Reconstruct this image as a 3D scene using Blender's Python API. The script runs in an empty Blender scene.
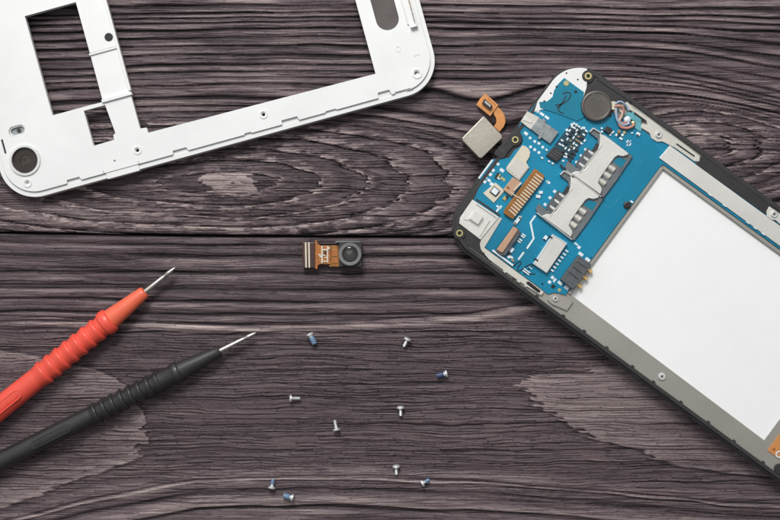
import bpy, math, random
import numpy as np
from mathutils import Vector
from mathutils.geometry import tessellate_polygon

random.seed(7)
C = bpy.context.scene.collection
H = 12.0          # camera height above the table, 1 unit = 100 photo pixels on the table

# ------------------------------------------------------------------ materials
def srgb(r, g, b):
    f = lambda c: (c/255/12.92) if c/255 <= 0.04045 else ((c/255+0.055)/1.055)**2.4
    return (f(r), f(g), f(b), 1.0)

def mat(name, col, rough=0.5, metal=0.0, var=0.12, scale=6.0, bump=0.0, bscale=60.0, stretch=(1, 1, 1), coat=0.0, spec=0.5, fine=0.0):
    m = bpy.data.materials.new(name); m.use_nodes = True
    nt = m.node_tree; N = nt.nodes; L = nt.links
    bs = N['Principled BSDF']
    tc = N.new('ShaderNodeTexCoord'); mp = N.new('ShaderNodeMapping')
    mp.inputs['Scale'].default_value = stretch
    L.new(tc.outputs['Object'], mp.inputs['Vector'])
    n1 = N.new('ShaderNodeTexNoise'); n1.inputs['Scale'].default_value = scale; n1.inputs['Detail'].default_value = 6
    L.new(mp.outputs[0], n1.inputs['Vector'])
    r = N.new('ShaderNodeValToRGB'); c = Vector(col[:3])
    lo = c*(1-var); hi = c*(1+var)
    r.color_ramp.elements[0].position = 0.3; r.color_ramp.elements[1].position = 0.7
    r.color_ramp.elements[0].color = (*lo, 1); r.color_ramp.elements[1].color = (*[min(1, v) for v in hi], 1)
    L.new(n1.outputs[0], r.inputs[0])
    out = r.outputs[0]
    if fine:
        n3 = N.new('ShaderNodeTexNoise'); n3.inputs['Scale'].default_value = bscale*2; n3.inputs['Detail'].default_value = 4
        L.new(tc.outputs['Object'], n3.inputs['Vector'])
        mr = N.new('ShaderNodeMapRange'); mr.inputs[1].default_value = 0.35; mr.inputs[2].default_value = 0.65
        mr.inputs[3].default_value = 1-fine; mr.inputs[4].default_value = 1+fine
        L.new(n3.outputs[0], mr.inputs[0])
        mx = N.new('ShaderNodeVectorMath'); mx.operation = 'SCALE'
        L.new(out, mx.inputs[0]); L.new(mr.outputs[0], mx.inputs['Scale']); out = mx.outputs[0]
    L.new(out, bs.inputs['Base Color'])
    n2 = N.new('ShaderNodeTexNoise'); n2.inputs['Scale'].default_value = bscale; n2.inputs['Detail'].default_value = 5
    L.new(mp.outputs[0], n2.inputs['Vector'])
    mr2 = N.new('ShaderNodeMapRange'); mr2.inputs[3].default_value = max(0, rough-0.1); mr2.inputs[4].default_value = min(1, rough+0.1)
    L.new(n2.outputs[0], mr2.inputs[0]); L.new(mr2.outputs[0], bs.inputs['Roughness'])
    bs.inputs['Metallic'].default_value = metal
    bs.inputs['Coat Weight'].default_value = coat
    bs.inputs['Specular IOR Level'].default_value = spec
    if bump:
        b = N.new('ShaderNodeBump'); b.inputs['Strength'].default_value = bump; b.inputs['Distance'].default_value = 0.01
        L.new(n2.outputs[0], b.inputs['Height']); L.new(b.outputs[0], bs.inputs['Normal'])
    return m

M = dict(
    white=mat('white_plastic', (0.77, 0.78, 0.77, 1), 0.42, var=0.035, scale=2.6, bump=0.06, bscale=70, fine=0.012),
    hole=mat('dark_hole', (0.006, 0.006, 0.007, 1), 0.6),
    dkglass=mat('dark_glass', (0.02, 0.017, 0.015, 1), 0.12, var=0.3, coat=1),
    grille=mat('grey_mesh_cloth', srgb(94, 89, 86), 0.85, var=0.1, bump=0.5, bscale=120, fine=0.15),
    steel=mat('brushed_steel', srgb(190, 190, 186), 0.3, 0.85, var=0.1),
    chrome=mat('bright_steel', (0.82, 0.82, 0.80, 1), 0.25, 0.6, var=0.08),
    camgold=mat('warm_grey_steel', srgb(176, 170, 158), 0.36, 0.75, var=0.12, scale=2.5, bump=0.1, bscale=40),
    black=mat('black_plastic', srgb(42, 40, 41), 0.45, var=0.2, bump=0.1, bscale=70, fine=0.12),
    rim=mat('black_rim_plastic', srgb(50, 48, 49), 0.38, var=0.2, bump=0.08, bscale=50, fine=0.1),
    chassis=mat('magnesium_chassis', srgb(160, 157, 149), 0.45, 0.35, var=0.08, scale=2, bump=0.12, bscale=120, fine=0.07),
    cream=mat('nickel_frame', srgb(208, 205, 196), 0.4, 0.35, var=0.08, scale=5, bump=0.1, fine=0.06),
    shield=mat('nickel_silver_shield', srgb(228, 226, 220), 0.32, 0.5, var=0.06, scale=3, bump=0.06, bscale=50, fine=0.04),
    shielddk=mat('blue_grey_shield_steel', srgb(112, 117, 120), 0.4, 0.4, var=0.2, scale=9),  # blue-grey steel of the card holder base
    bay=mat('white_bay_sheet', (0.87, 0.88, 0.87, 1), 0.4, var=0.015, scale=0.7, bump=0.3, bscale=3, fine=0.006),
    pcb=mat('blue_solder_mask', srgb(0, 124, 158), 0.38, var=0.22, scale=1.0, bump=0.06, bscale=45, spec=0.4, fine=0.08),
    pcbdeep=mat('teal_solder_mask', srgb(0, 121, 148), 0.42, var=0.12, scale=2.3, bump=0.06, bscale=45, spec=0.4, fine=0.08),
    pad=mat('tinned_pad', srgb(222, 232, 236), 0.4, 0.2, var=0.06),
    padgold=mat('gold_pad', srgb(196, 184, 130), 0.35, 0.6, var=0.15),
    pale=mat('cream_adhesive_pad', srgb(208, 200, 180), 0.65, var=0.05, scale=8, fine=0.05),
    chip=mat('black_chip', srgb(44, 42, 42), 0.5, var=0.2, fine=0.1),
    chipgrey=mat('grey_connector_plastic', srgb(84, 88, 92), 0.5, 0.1, var=0.2, scale=20, fine=0.15),
    tan=mat('tan_ceramic', srgb(150, 130, 105), 0.5, var=0.2),
    mottled=mat('mottled_zinc', srgb(142, 147, 150), 0.45, 0.35, var=0.22, scale=18, bump=0.2),
    motor=mat('motor_shell', srgb(92, 87, 82), 0.42, 0.3, var=0.12, scale=6),
    flex=mat('orange_flex', srgb(206, 138, 76), 0.4, 0.15, var=0.14, scale=9, coat=0.4, fine=0.1),
    flexbrown=mat('brown_flex', srgb(150, 98, 34), 0.35, 0.15, var=0.25, scale=16, coat=0.5, fine=0.1),
    amber=mat('amber_flex', srgb(172, 106, 46), 0.36, 0.15, var=0.25, scale=20, coat=0.4, fine=0.15),
    flexdark=mat('dark_brown_flex', srgb(66, 36, 30), 0.4, var=0.2, coat=0.3),
    copper=mat('copper_cover', srgb(196, 158, 130), 0.4, 0.3, var=0.1),
    gold=mat('gold_contact', srgb(236, 200, 124), 0.3, 0.7, var=0.12),
    ink=mat('black_marker_ink', srgb(10, 30, 40), 0.5),
    redrub=mat('red_rubber', srgb(232, 84, 66), 0.42, var=0.07, scale=3, bump=0.06, bscale=35, coat=0.12, fine=0.03),
    coral=mat('coral_plastic', srgb(230, 104, 74), 0.42, var=0.06, scale=3, bump=0.05, bscale=35, coat=0.12, fine=0.03),
    blkrub=mat('black_rubber', srgb(44, 43, 43), 0.4, var=0.15, scale=4, bump=0.08, bscale=35, coat=0.15, fine=0.06),
    needle=mat('probe_steel', srgb(205, 200, 192), 0.28, 0.9, var=0.1, bump=0.1, stretch=(1, 1, 1)),
    screw=mat('zinc_screw', srgb(226, 228, 228), 0.3, 0.55, var=0.1, scale=30),
    blue=mat('blue_thread_patch', srgb(104, 130, 156), 0.45, var=0.25, scale=40),
    navy=mat('navy_thread_patch', srgb(52, 68, 104), 0.4, var=0.25, scale=40),
    lensbrown=mat('lens_surround_gloss', srgb(52, 44, 40), 0.2, var=0.2, coat=0.3, spec=0.3),
    lenscoat=mat('coated_lens', srgb(74, 66, 60), 0.16, 0.5, var=0.35, scale=22),
    ledgrey=mat('lens_ring_plastic', srgb(112, 113, 112), 0.4, var=0.1, fine=0.08),
    wirered=mat('pink_wire', srgb(190, 130, 118), 0.4, var=0.1),
    wireblue=mat('blue_grey_wire', srgb(150, 172, 196), 0.4, var=0.1),
    teal=mat('teal_flex_film', srgb(88, 158, 168), 0.35, var=0.25, scale=14, coat=0.4),
)

# ------------------------------------------------------------------ mesh helpers
class MB:
    def __init__(s): s.v = []; s.f = []; s.m = []
    def prism(s, outer, z0, z1, holes=()):
        s.m.append((len(s.v), len(s.f)))
        loops = [[Vector((p[0], p[1], 0)) for p in outer]] + [[Vector((p[0], p[1], 0)) for p in h] for h in holes]
        tris = tessellate_polygon(loops)
        flat = [p for l in loops for p in l]; n = len(flat); b = len(s.v)
        s.v += [(p.x, p.y, z0) for p in flat] + [(p.x, p.y, z1) for p in flat]
        for t in tris:
            a, c, d = [flat[i] for i in t]
            up = (c-a).cross(d-a).z > 0
            t = t if up else t[::-1]
            s.f.append([b+n+i for i in t]); s.f.append([b+i for i in t[::-1]])
        k = 0
        for li, l in enumerate(loops):
            m = len(l)
            area = sum(l[i].x*l[(i+1) % m].y-l[(i+1) % m].x*l[i].y for i in range(m))
            ccw = (area > 0) == (li == 0)
            for i in range(m):
                i0, i1 = k+i, k+(i+1) % m
                q = [b+i0, b+i1, b+n+i1, b+n+i0]
                s.f.append(q if ccw else q[::-1])
            k += m
        return s
    def box(s, cx, cy, w, h, z0, z1, ang=0):
        c, n = math.cos(ang), math.sin(ang)
        P = [(cx+x*w/2*c-y*h/2*n, cy+x*w/2*n+y*h/2*c) for x, y in ((-1, -1), (1, -1), (1, 1), (-1, 1))]
        return s.prism(P, z0, z1)
    def line(s, pts, w, z0, z1):      # flat ribbon following a polyline
        L = []; R_ = []
        for i, p in enumerate(pts):
            a = Vector(pts[max(0, i-1)][:2]); b = Vector(pts[min(len(pts)-1, i+1)][:2]); d = (b-a).normalized()
            L.append((p[0]-d.y*w/2, p[1]+d.x*w/2)); R_.append((p[0]+d.y*w/2, p[1]-d.x*w/2))
        return s.prism(R_+L[::-1], z0, z1)
    def lathe(s, prof, org=(0, 0, 0), axis=(0, 0, 1), n=32, squash=1.0):
        ax = Vector(axis).normalized(); t = Vector((0, 0, 1)) if abs(ax.z) < 0.9 else Vector((1, 0, 0))
        e1 = ax.cross(t).normalized(); e2 = e1.cross(ax)
        if e1.cross(e2).dot(ax) < 0: e1 = -e1
        o = Vector(org); b = len(s.v)
        for (d, r) in prof:
            for k in range(n):
                a = 2*math.pi*k/n
                s.v.append(tuple(o+ax*d+e1*(r*math.cos(a))+e2*(r*math.sin(a)*squash)))
        for i in range(len(prof)-1):
            for k in range(n):
                k2 = (k+1) % n
                s.f.append([b+i*n+k, b+i*n+k2, b+(i+1)*n+k2, b+(i+1)*n+k])
        s.f.append([b+k for k in range(n)][::-1]); s.f.append([b+(len(prof)-1)*n+k for k in range(n)])
        return s
    def tube(s, pts, r, n=10):
        pts = [Vector(p) for p in pts]; sm = []
        for i in range(len(pts)-1):
            p0 = pts[max(0, i-1)]; p1 = pts[i]; p2 = pts[i+1]; p3 = pts[min(len(pts)-1, i+2)]
            for j in range(5):
                t = j/5
                sm.append(0.5*((2*p1)+(p2-p0)*t+(2*p0-5*p1+4*p2-p3)*t*t+(3*p1-p0-3*p2+p3)*t**3))
        sm.append(pts[-1]); b = len(s.v)
        for i, p in enumerate(sm):
            d = (sm[min(i+1, len(sm)-1)]-sm[max(0, i-1)]).normalized()
            t = Vector((0, 0, 1)) if abs(d.z) < 0.95 else Vector((1, 0, 0))
            e1 = d.cross(t).normalized(); e2 = e1.cross(d)
            for k in range(n):
                a = 2*math.pi*k/n; s.v.append(tuple(p+e1*r*math.cos(a)-e2*r*math.sin(a)))
        for i in range(len(sm)-1):
            for k in range(n):
                k2 = (k+1) % n; s.f.append([b+i*n+k, b+i*n+k2, b+(i+1)*n+k2, b+(i+1)*n+k])
        s.f.append([b+k for k in range(n)][::-1]); s.f.append([b+(len(sm)-1)*n+k for k in range(n)])
        return s
    def each(s, name, m, parent=None, bevel=0.0):       # every piece an object of its own
        out = []; mk_ = s.m+[(len(s.v), len(s.f))]
        for (v0, f0), (v1, f1) in zip(mk_[:-1], mk_[1:]):
            q = MB(); q.v = s.v[v0:v1]; q.f = [[i-v0 for i in f] for f in s.f[f0:f1]]
            out.append(q.build(name, m, parent, bevel))
        return out
    def build(s, name, m, parent=None, bevel=0.0, smooth=True, seg=2):
        me = bpy.data.meshes.new(name); me.from_pydata(s.v, [], s.f); me.update()
        me.materials.append(M[m] if isinstance(m, str) else m)
        if smooth:
            me.polygons.foreach_set('use_smooth', [True]*len(me.polygons)); me.set_sharp_from_angle(angle=math.radians(38))
        o = bpy.data.objects.new(name, me); C.objects.link(o)
        if parent: o.parent = parent
        if bevel:
            bv = o.modifiers.new('edge_bevel', 'BEVEL'); bv.width = bevel; bv.segments = seg; bv.limit_method = 'ANGLE'
            bv.angle_limit = math.radians(40); bv.use_clamp_overlap = True; bv.harden_normals = smooth
        return o

def circle(cx, cy, r, n=28, r2=None, ang=0):
    r2 = r2 or r; P = []
    for k in range(n):
        a = 2*math.pi*k/n; x, y = r*math.cos(a), r2*math.sin(a)
        P.append((cx+x*math.cos(ang)-y*math.sin(ang), cy+x*math.sin(ang)+y*math.cos(ang)))
    return P
def rrect(x0, y0, x1, y1, r, n=8):
    P = []
    for cx, cy, a0 in ((x1-r, y1-r, 0), (x0+r, y1-r, 90), (x0+r, y0+r, 180), (x1-r, y0+r, 270)):
        for k in range(n+1):
            a = math.radians(a0+90*k/n); P.append((cx+r*math.cos(a), cy+r*math.sin(a)))
    return P

class Thing:
    def __init__(s, name, label, cat, ox, oy, deg, zref, group=None):
        s.zref = zref; s.k = (1-zref/H)/100; s.a = math.radians(deg)
        s.ox, s.oy = (ox-390)*s.k, (260-oy)*s.k
        o = bpy.data.objects.new(name, None); C.objects.link(o); o.empty_display_size = 0.2
        o.location = (s.ox, s.oy, 0); o.rotation_euler = (0, 0, s.a)
        o['label'] = label; o['category'] = cat
        if group: o['group'] = group
        s.o = o
    def l(s, x, y):           # photo position -> the thing's own coordinates at its top plane
        X = (x-390)*s.k-s.ox; Y = (260-y)*s.k-s.oy
        c, n = math.cos(s.a), math.sin(s.a)
        return (X*c+Y*n, -X*n+Y*c)
    def P(s, pts): return [s.l(*p) for p in pts]

# ------------------------------------------------------------------ the wooden table top
rng = np.random.RandomState(3)
LAT = rng.rand(512, 512)
def vn(x, y, seed=0):
    x = np.asarray(x)+seed*37.31; y = np.asarray(y)+seed*91.7
    xi = np.floor(x).astype(int); yi = np.floor(y).astype(int); fx = x-xi; fy = y-yi
    fx = fx*fx*(3-2*fx); fy = fy*fy*(3-2*fy)
    a = LAT[xi % 512, yi % 512]; b = LAT[(xi+1) % 512, yi % 512]; c = LAT[xi % 512, (yi+1) % 512]; d = LAT[(xi+1) % 512, (yi+1) % 512]
    return (a*(1-fx)+b*fx)*(1-fy)+(c*(1-fx)+d*fx)*fy
def fbm(x, y, seed=0, o=4):
    s = 0; a = 1; t = 0
    for i in range(o):
        s = s+a*vn(x*2**i, y*2**i, seed+i); t += a; a *= 0.5
    return s/t
def hsh(i, seed=0): return LAT[(np.asarray(i).astype(int)*7+seed*13) % 512, (np.asarray(i).astype(int)*3+seed*29) % 512]
def smst(a, b, x):
    t = np.clip((x-a)/(b-a), 0, 1); return t*t*(3-2*t)
def sdist(px, py, poly):
    inside = np.zeros(px.shape, bool); dm = np.full(px.shape, 1e9)
    n = len(poly)
    for i in range(n):
        x0, y0 = poly[i]; x1, y1 = poly[(i+1) % n]
        ex, ey = x1-x0, y1-y0
        t = np.clip(((px-x0)*ex+(py-y0)*ey)/(ex*ex+ey*ey), 0, 1)
        dm = np.minimum(dm, np.hypot(px-x0-t*ex, py-y0-t*ey))
        if y0 != y1:
            c = ((y0 > py) != (y1 > py)) & (px < (x1-x0)*(py-y0)/(y1-y0)+x0); inside ^= c
    return np.where(inside, dm, -dm)

def wood_fields(X, Y, upper):
    # rows of fibres, a little wavy, that tear every steep edge into steps
    wav = (fbm(X/140, Y/50, 5, 3)-0.5)*7
    row = np.floor((Y+wav)/2.3); row2 = np.floor((Y+wav)/4.9+0.3)
    jag = (vn(X/70, row*1.0, 11)-0.5)*13+(vn(X/110, row2, 12)-0.5)*15
    xs = X+jag
    finerow = (Y+wav*0.9)
    fib = fbm(X/34, finerow/1.55, 21, 3)
    fib2 = fbm(X/90, finerow/3.4, 25, 3)
    cell = hsh(np.floor(X/22+hsh(row, 3)*50+vn(X/60, Y/9, 9)*1.2)*17+row*5, 1)
    crack = smst(0.60, 0.74, vn(X/48, finerow/2.1, 31))*smst(0.42, 0.62, fbm(X/80, Y/24, 33, 2))
    tick = ((np.mod(X/22+hsh(row, 3)*50+vn(X/60, Y/9, 9)*1.2, 1.0) < 0.07) & (hsh(row+np.floor(X/22), 8) > 0.55)).astype(float)
    if upper:
        d0 = np.sqrt(((X-230)/np.where(X > 230, 3.9, 6.0))**2+((Y-183)*np.where(Y > 183, 1.05, 1.0))**2)+1e-3
        gF = np.clip(np.hypot((X-230)/np.where(X > 230, 3.9, 6.0)**2, Y-183)/d0, 0.22, 1)
        gF = gF*(1-smst(560, 640, X))+0.7*smst(560, 640, X)
        d1 = np.sqrt(((xs-230)/np.where(xs > 230, 3.9, 6.0))**2+((Y-183)*np.where(Y > 183, 1.05, 1.0))**2)
        d2 = np.sqrt(((xs-698)/2.7)**2+((Y-146)*1.0)**2)
        k = 13.0
        F = -k*np.log(np.exp(-d1/k)+np.exp(-(d2+22)/k)+1e-30)
        bend = smst(600, 860, X)*36*smst(-20, 110, Y)+10*smst(260, -60, X)*smst(0, 100, Y)
        Ft = 183-Y+bend; tb = smst(78, 116, Ft); F = F*(1-tb)+Ft*tb
        F = F+(fbm(X/260, Y/60, 41, 3)-0.5)*8*smst(40, 90, F)+(fbm(X/70, Y/26, 44, 2)-0.5)*3.5
        p = F/7.9+(vn(F/19, F*0+0.5, 51)-0.5)*1.3
        near = 1-smst(52, 84, F)                        # around the knots: flat rings with torn pale edges
        ridge_amp = 1-near*0.78
        flat = np.zeros_like(X)
        low = smst(195, 225, Y)                          # towards the seam: calmer
    else:
        bx = [-400, 0, 93, 197, 260, 350, 470, 583, 706, 780, 1200]; by = [560, 520, 500, 481, 478.5, 476, 480.5, 489.5, 502, 508, 530]
        c = np.interp(X, bx, by)
        for _ in range(1): c = c
        w = smst(425, 472, Y)
        F = Y-(c-476)*w+(fbm(X/230, Y/70, 61, 3)-0.5)*9+(fbm(X/70, Y/30, 64, 2)-0.5)*3
        tl = np.interp(X, [0, 240, 367, 468, 515, 570, 780], [322, 331, 327, 320, 312, 304, 296])
        flat = smst(-6, 8, Y-tl)*(1-smst(462, 474, F))
        p = F/11.0+(vn(F/21, F*0+0.5, 71)-0.5)*2.2
        near = np.zeros_like(X); ridge_amp = (1-flat*0.93)*(0.72-0.2*smst(455, 475, Y)); low = 0*X
    ring = np.floor(p); g = p-ring
    hr = hsh(ring, 5); hr2 = hsh(ring, 6)
    ridge = np.clip(1-np.abs(2*g-1)**(2.2+2*hr), 0, 1)
    groove = np.exp(-(np.minimum(g, 1-g)/(0.05+0.11*hr2*vn(X/60, ring*2.7, 82)+0.02))**2)*(0.25+0.75*smst(0.2, 0.6, vn(X/80, ring*1.7, 81)))
    sub = smst(0.56, 0.70, fbm(X/150, F/2.2, 83, 2))
    tone = 0.475+(hr-0.5)*0.10*ridge_amp+(fib2-0.5)*(0.07+0.14*ridge_amp)+(fib-0.5)*(0.20+0.16*ridge_amp)
    tone += (fbm(X/120, Y/45, 90, 3)-0.5)*0.16
    h = 0*X
    # ridged parts
    hl = smst(0.10, 0.22, g)*(1-smst(0.30, 0.90, g))     # window light painted as a paler tone along one side of each ridge
    hl_patch = smst(0.42, 0.72, vn(X/70, ring*2.3, 95)*0.75+fbm(X/26, finerow/3, 96, 2)*0.35)  # breaks the painted highlight into patches
    tone += ridge_amp*(hl*(0.05+0.25*hl_patch)-0.46*groove-0.20*sub*(1-hl)-0.07*smst(0.55, 1.0, g))
    h += ridge_amp*(ridge*(0.5+0.5*hr)*0.016-groove*0.012-sub*0.006)
    # knots: pale torn ring edges
    if upper:
        q = F/11.5; g2 = q-np.floor(q); id2 = np.floor(q)
        px = g2*11.5/gF; pxe = (1-g2)*11.5/gF
        flake = smst(0.40, 0.62, fbm(X/8, (Y+wav)/2.7, 97, 3))
        edge = smst(0.0, 0.8, px)*np.exp(-px/(3.6+2.8*fbm(X/40, Y/12, 99, 2)))*(0.15+1.0*flake)*(0.4+0.8*hsh(id2, 9))
        drk = np.exp(-(pxe/1.2)**2)*smst(0.25, 0.6, vn(X/14, Y/3.5, 98))
        tone += near*(edge*0.72-drk*0.34-0.035-0.05*g2)
        h += near*(edge*0.010-drk*0.012-g2*0.007)
        torn = near*smst(205, 232, Y+0*X)*smst(235, 300, X)*(1-smst(520, 640, X))
        tn = fbm(X/11, Y/4.5, 101, 3); tone += torn*(smst(0.5, 0.7, tn)*0.30-smst(0.5, 0.3, tn)*0.25)
        kp = sdist(X+(vn(X/60, row, 15)-0.5)*26, Y, [(212, 173), (252, 171), (259, 181), (256, 191), (233, 195), (211, 193), (206, 184)])
        km = smst(-0.5, 1.2, kp); rg = np.exp(-(F/13)**2); tone = tone*(1-rg)+rg*(0.43+(fib-.5)*.3); tone = tone*(1-km)+km*(1.0+(fib-0.5)*0.4+(cell-.5)*.12); h += km*0.006
        kc = np.exp(-((X-233)**2+(Y-183)**2)/2.2); tone -= kc*0.6
        kp2 = sdist(xs, Y, [(640, 124), (690, 123), (712, 131), (716, 139), (690, 141), (650, 141)])
        km2 = smst(-1, 1.5, kp2); tone += km2*(0.22+0.25*(1-smst(0, 9, kp2)))
        lb = smst(186, 192, Y-(np.interp(X, [0, 150, 200, 260, 320], [0, 0, 10, 40, 46])))*(1-smst(200, 300, X))
        tone += lb*(0.10+(vn(X/130, Y/5, 120)-0.45)*0.34)
    else:
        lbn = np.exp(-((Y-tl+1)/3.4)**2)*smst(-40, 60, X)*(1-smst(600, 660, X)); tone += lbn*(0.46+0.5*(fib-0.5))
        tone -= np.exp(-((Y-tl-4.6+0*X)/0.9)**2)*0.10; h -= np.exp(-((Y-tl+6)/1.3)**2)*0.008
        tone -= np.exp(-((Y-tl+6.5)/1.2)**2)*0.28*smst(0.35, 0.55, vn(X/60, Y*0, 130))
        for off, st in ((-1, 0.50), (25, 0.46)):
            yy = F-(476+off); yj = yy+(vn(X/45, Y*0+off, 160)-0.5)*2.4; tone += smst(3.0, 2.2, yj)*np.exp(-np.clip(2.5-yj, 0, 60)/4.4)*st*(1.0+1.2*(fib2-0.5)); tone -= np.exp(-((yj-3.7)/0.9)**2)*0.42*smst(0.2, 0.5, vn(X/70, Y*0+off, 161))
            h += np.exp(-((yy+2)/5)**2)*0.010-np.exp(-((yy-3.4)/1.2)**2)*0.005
        kl = sdist(xs, Y, [(-80, 340), (0, 351), (40, 357), (75, 366), (118, 377), (135, 398), (143, 420), (147, 440), (138, 458), (96, 473), (60, 488), (35, 497), (0, 508), (-80, 525)])
        kin = smst(-0.4, 0.9, kl); band = kin*np.exp(-np.clip(kl, 0, 99)/20)
        tone += band*(0.32+(fbm(X/9, Y/4, 140, 2)-0.5)*0.16)+kin*0.02
        tone -= np.exp(-((kl+1.2)/1.1)**2)*0.16; h += kin*0.007
        kk = sdist(xs, Y, [(-80, 415), (0, 421), (45, 427), (80, 434), (62, 446), (20, 452), (-80, 455)])
        tone += smst(-1, 1, kk)*np.exp(-np.clip(kk, 0, 99)/7)*0.20
        kr = sdist(X+(vn(X/70, row, 17)-0.5)*18+(vn(X/110, row2, 18)-0.5)*14, Y,
                   [(526, 376), (548, 374), (585, 374), (590, 368), (660, 364), (900, 440), (900, 492), (780, 478), (730, 474), (690, 467), (650, 459), (640, 451), (612, 445), (590, 438), (566, 424), (545, 410), (532, 401), (529, 391), (522, 388), (524, 380)])
        kr_in = smst(-0.4, 0.8, kr)
        flatc = 0.73+(fib-0.5)*0.20+(fib2-0.5)*0.08+0.10*np.exp(-np.clip(kr, 0, 99)/10)-0.14*smst(600, 720, X)
        tone = tone*(1-kr_in)+flatc*kr_in; tone -= np.exp(-((kr+1.3)/1.1)**2)*0.25*smst(-40, 30, Y-400)
        h = h*(1-kr_in*0.8)+kr_in*0.010
    plain = np.clip(near+flat, 0, 1)
    tone -= crack*(0.10-0.05*plain)+tick*0.07*plain; h -= crack*0.006+tick*0.003*plain
    h += (fib-0.5)*0.004+(fib2-0.5)*0.005+(fbm(X/260, Y/120, 150, 2)-0.5)*0.01
    if not upper: plain = plain*(1-0.5*kr_in)
    return tone, h, np.clip(0.58+0.42*plain, 0, 1)

def seam(x): return 232.6+0.0105*x+0.8*np.sin(x/130.0)
def plank(parent, upper):
    def axis(lo, hi, d, ext, n):
        inner = np.arange(lo, hi+d, d); q = np.linspace(0, 1, n+1)[1:]**1.8
        return np.concatenate([(lo-ext*q)[::-1], inner, hi+ext*q])
    xs = axis(-30, 810, 0.8, 420, 130)
    if upper:
        t = np.concatenate([np.linspace(-1, 0, 60, endpoint=False)**3*0, np.array([])])[:0]
        ys = np.concatenate([-30-380*(np.linspace(0, 1, 110)[1:][::-1])**1.8, np.arange(-30, 231, 0.72)])
        V = np.concatenate([ys, np.linspace(231, 235, 14)])
        base, top = -410.0, 235.0
    else:
        ys = np.concatenate([np.linspace(237.3, 241, 13), np.arange(241.6, 550, 0.72), 550+380*(np.linspace(0, 1, 110)[1:])**1.8])
        V = ys
    X, Y = np.meshgrid(xs, V)
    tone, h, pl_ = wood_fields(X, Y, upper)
    s = seam(X)
    if upper:      # last rows follow the seam and roll over into the gap
        t = smst(190, 235, Y); Yw = Y+(s-0.5-235)*t; e = np.clip((s-0.5-Yw), 0, 50)
    else:
        t = 1-smst(237.3, 285, Y); Yw = Y+(s+0.6-237.3)*t; e = np.clip(Yw-(s+0.6), 0, 50)
    h = h-0.035*np.exp(-e/0.9); tone = tone-0.55*np.exp(-e/1.1)
    if not upper: tone = tone-0.10*np.exp(-e/5)
    Z = h-0.018
    # a thickness: close the seam side with a vertical skirt
    if upper: X = np.vstack([X, X[-1]]); Yw = np.vstack([Yw, Yw[-1]]); Z = np.vstack([Z, Z[-1]*0-0.5]); tone = np.vstack([tone, tone[-1]*0-1]); pl_ = np.vstack([pl_, pl_[-1]])
    else: X = np.vstack([X[0], X]); Yw = np.vstack([Yw[0], Yw]); Z = np.vstack([Z[0]*0-0.5, Z]); tone = np.vstack([tone[0]*0-1, tone]); pl_ = np.vstack([pl_[0], pl_])
    ny, nx = X.shape
    co = np.stack([(X-390)/100, (260-Yw)/100, Z], -1).reshape(-1, 3).astype(np.float32)
    i = np.arange(ny*nx).reshape(ny, nx)
    q = np.stack([i[:-1, :-1], i[1:, :-1], i[1:, 1:], i[:-1, 1:]], -1).reshape(-1, 4)
    me = bpy.data.meshes.new('plank'); me.vertices.add(len(co)); me.vertices.foreach_set('co', co.ravel())
    me.loops.add(q.size); me.loops.foreach_set('vertex_index', q.ravel().astype(np.int32))
    me.polygons.add(len(q)); me.polygons.foreach_set('loop_start', np.arange(0, q.size, 4, dtype=np.int32))
    me.polygons.foreach_set('use_smooth', np.ones(len(q), bool))
    me.update(calc_edges=True)
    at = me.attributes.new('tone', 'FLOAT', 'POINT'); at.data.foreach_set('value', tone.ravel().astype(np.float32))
    at = me.attributes.new('plain', 'FLOAT', 'POINT'); at.data.foreach_set('value', pl_.ravel().astype(np.float32))
    me.materials.append(WOOD)
    o = bpy.data.objects.new('plank', me); C.objects.link(o); o.parent = parent
    return o

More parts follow.
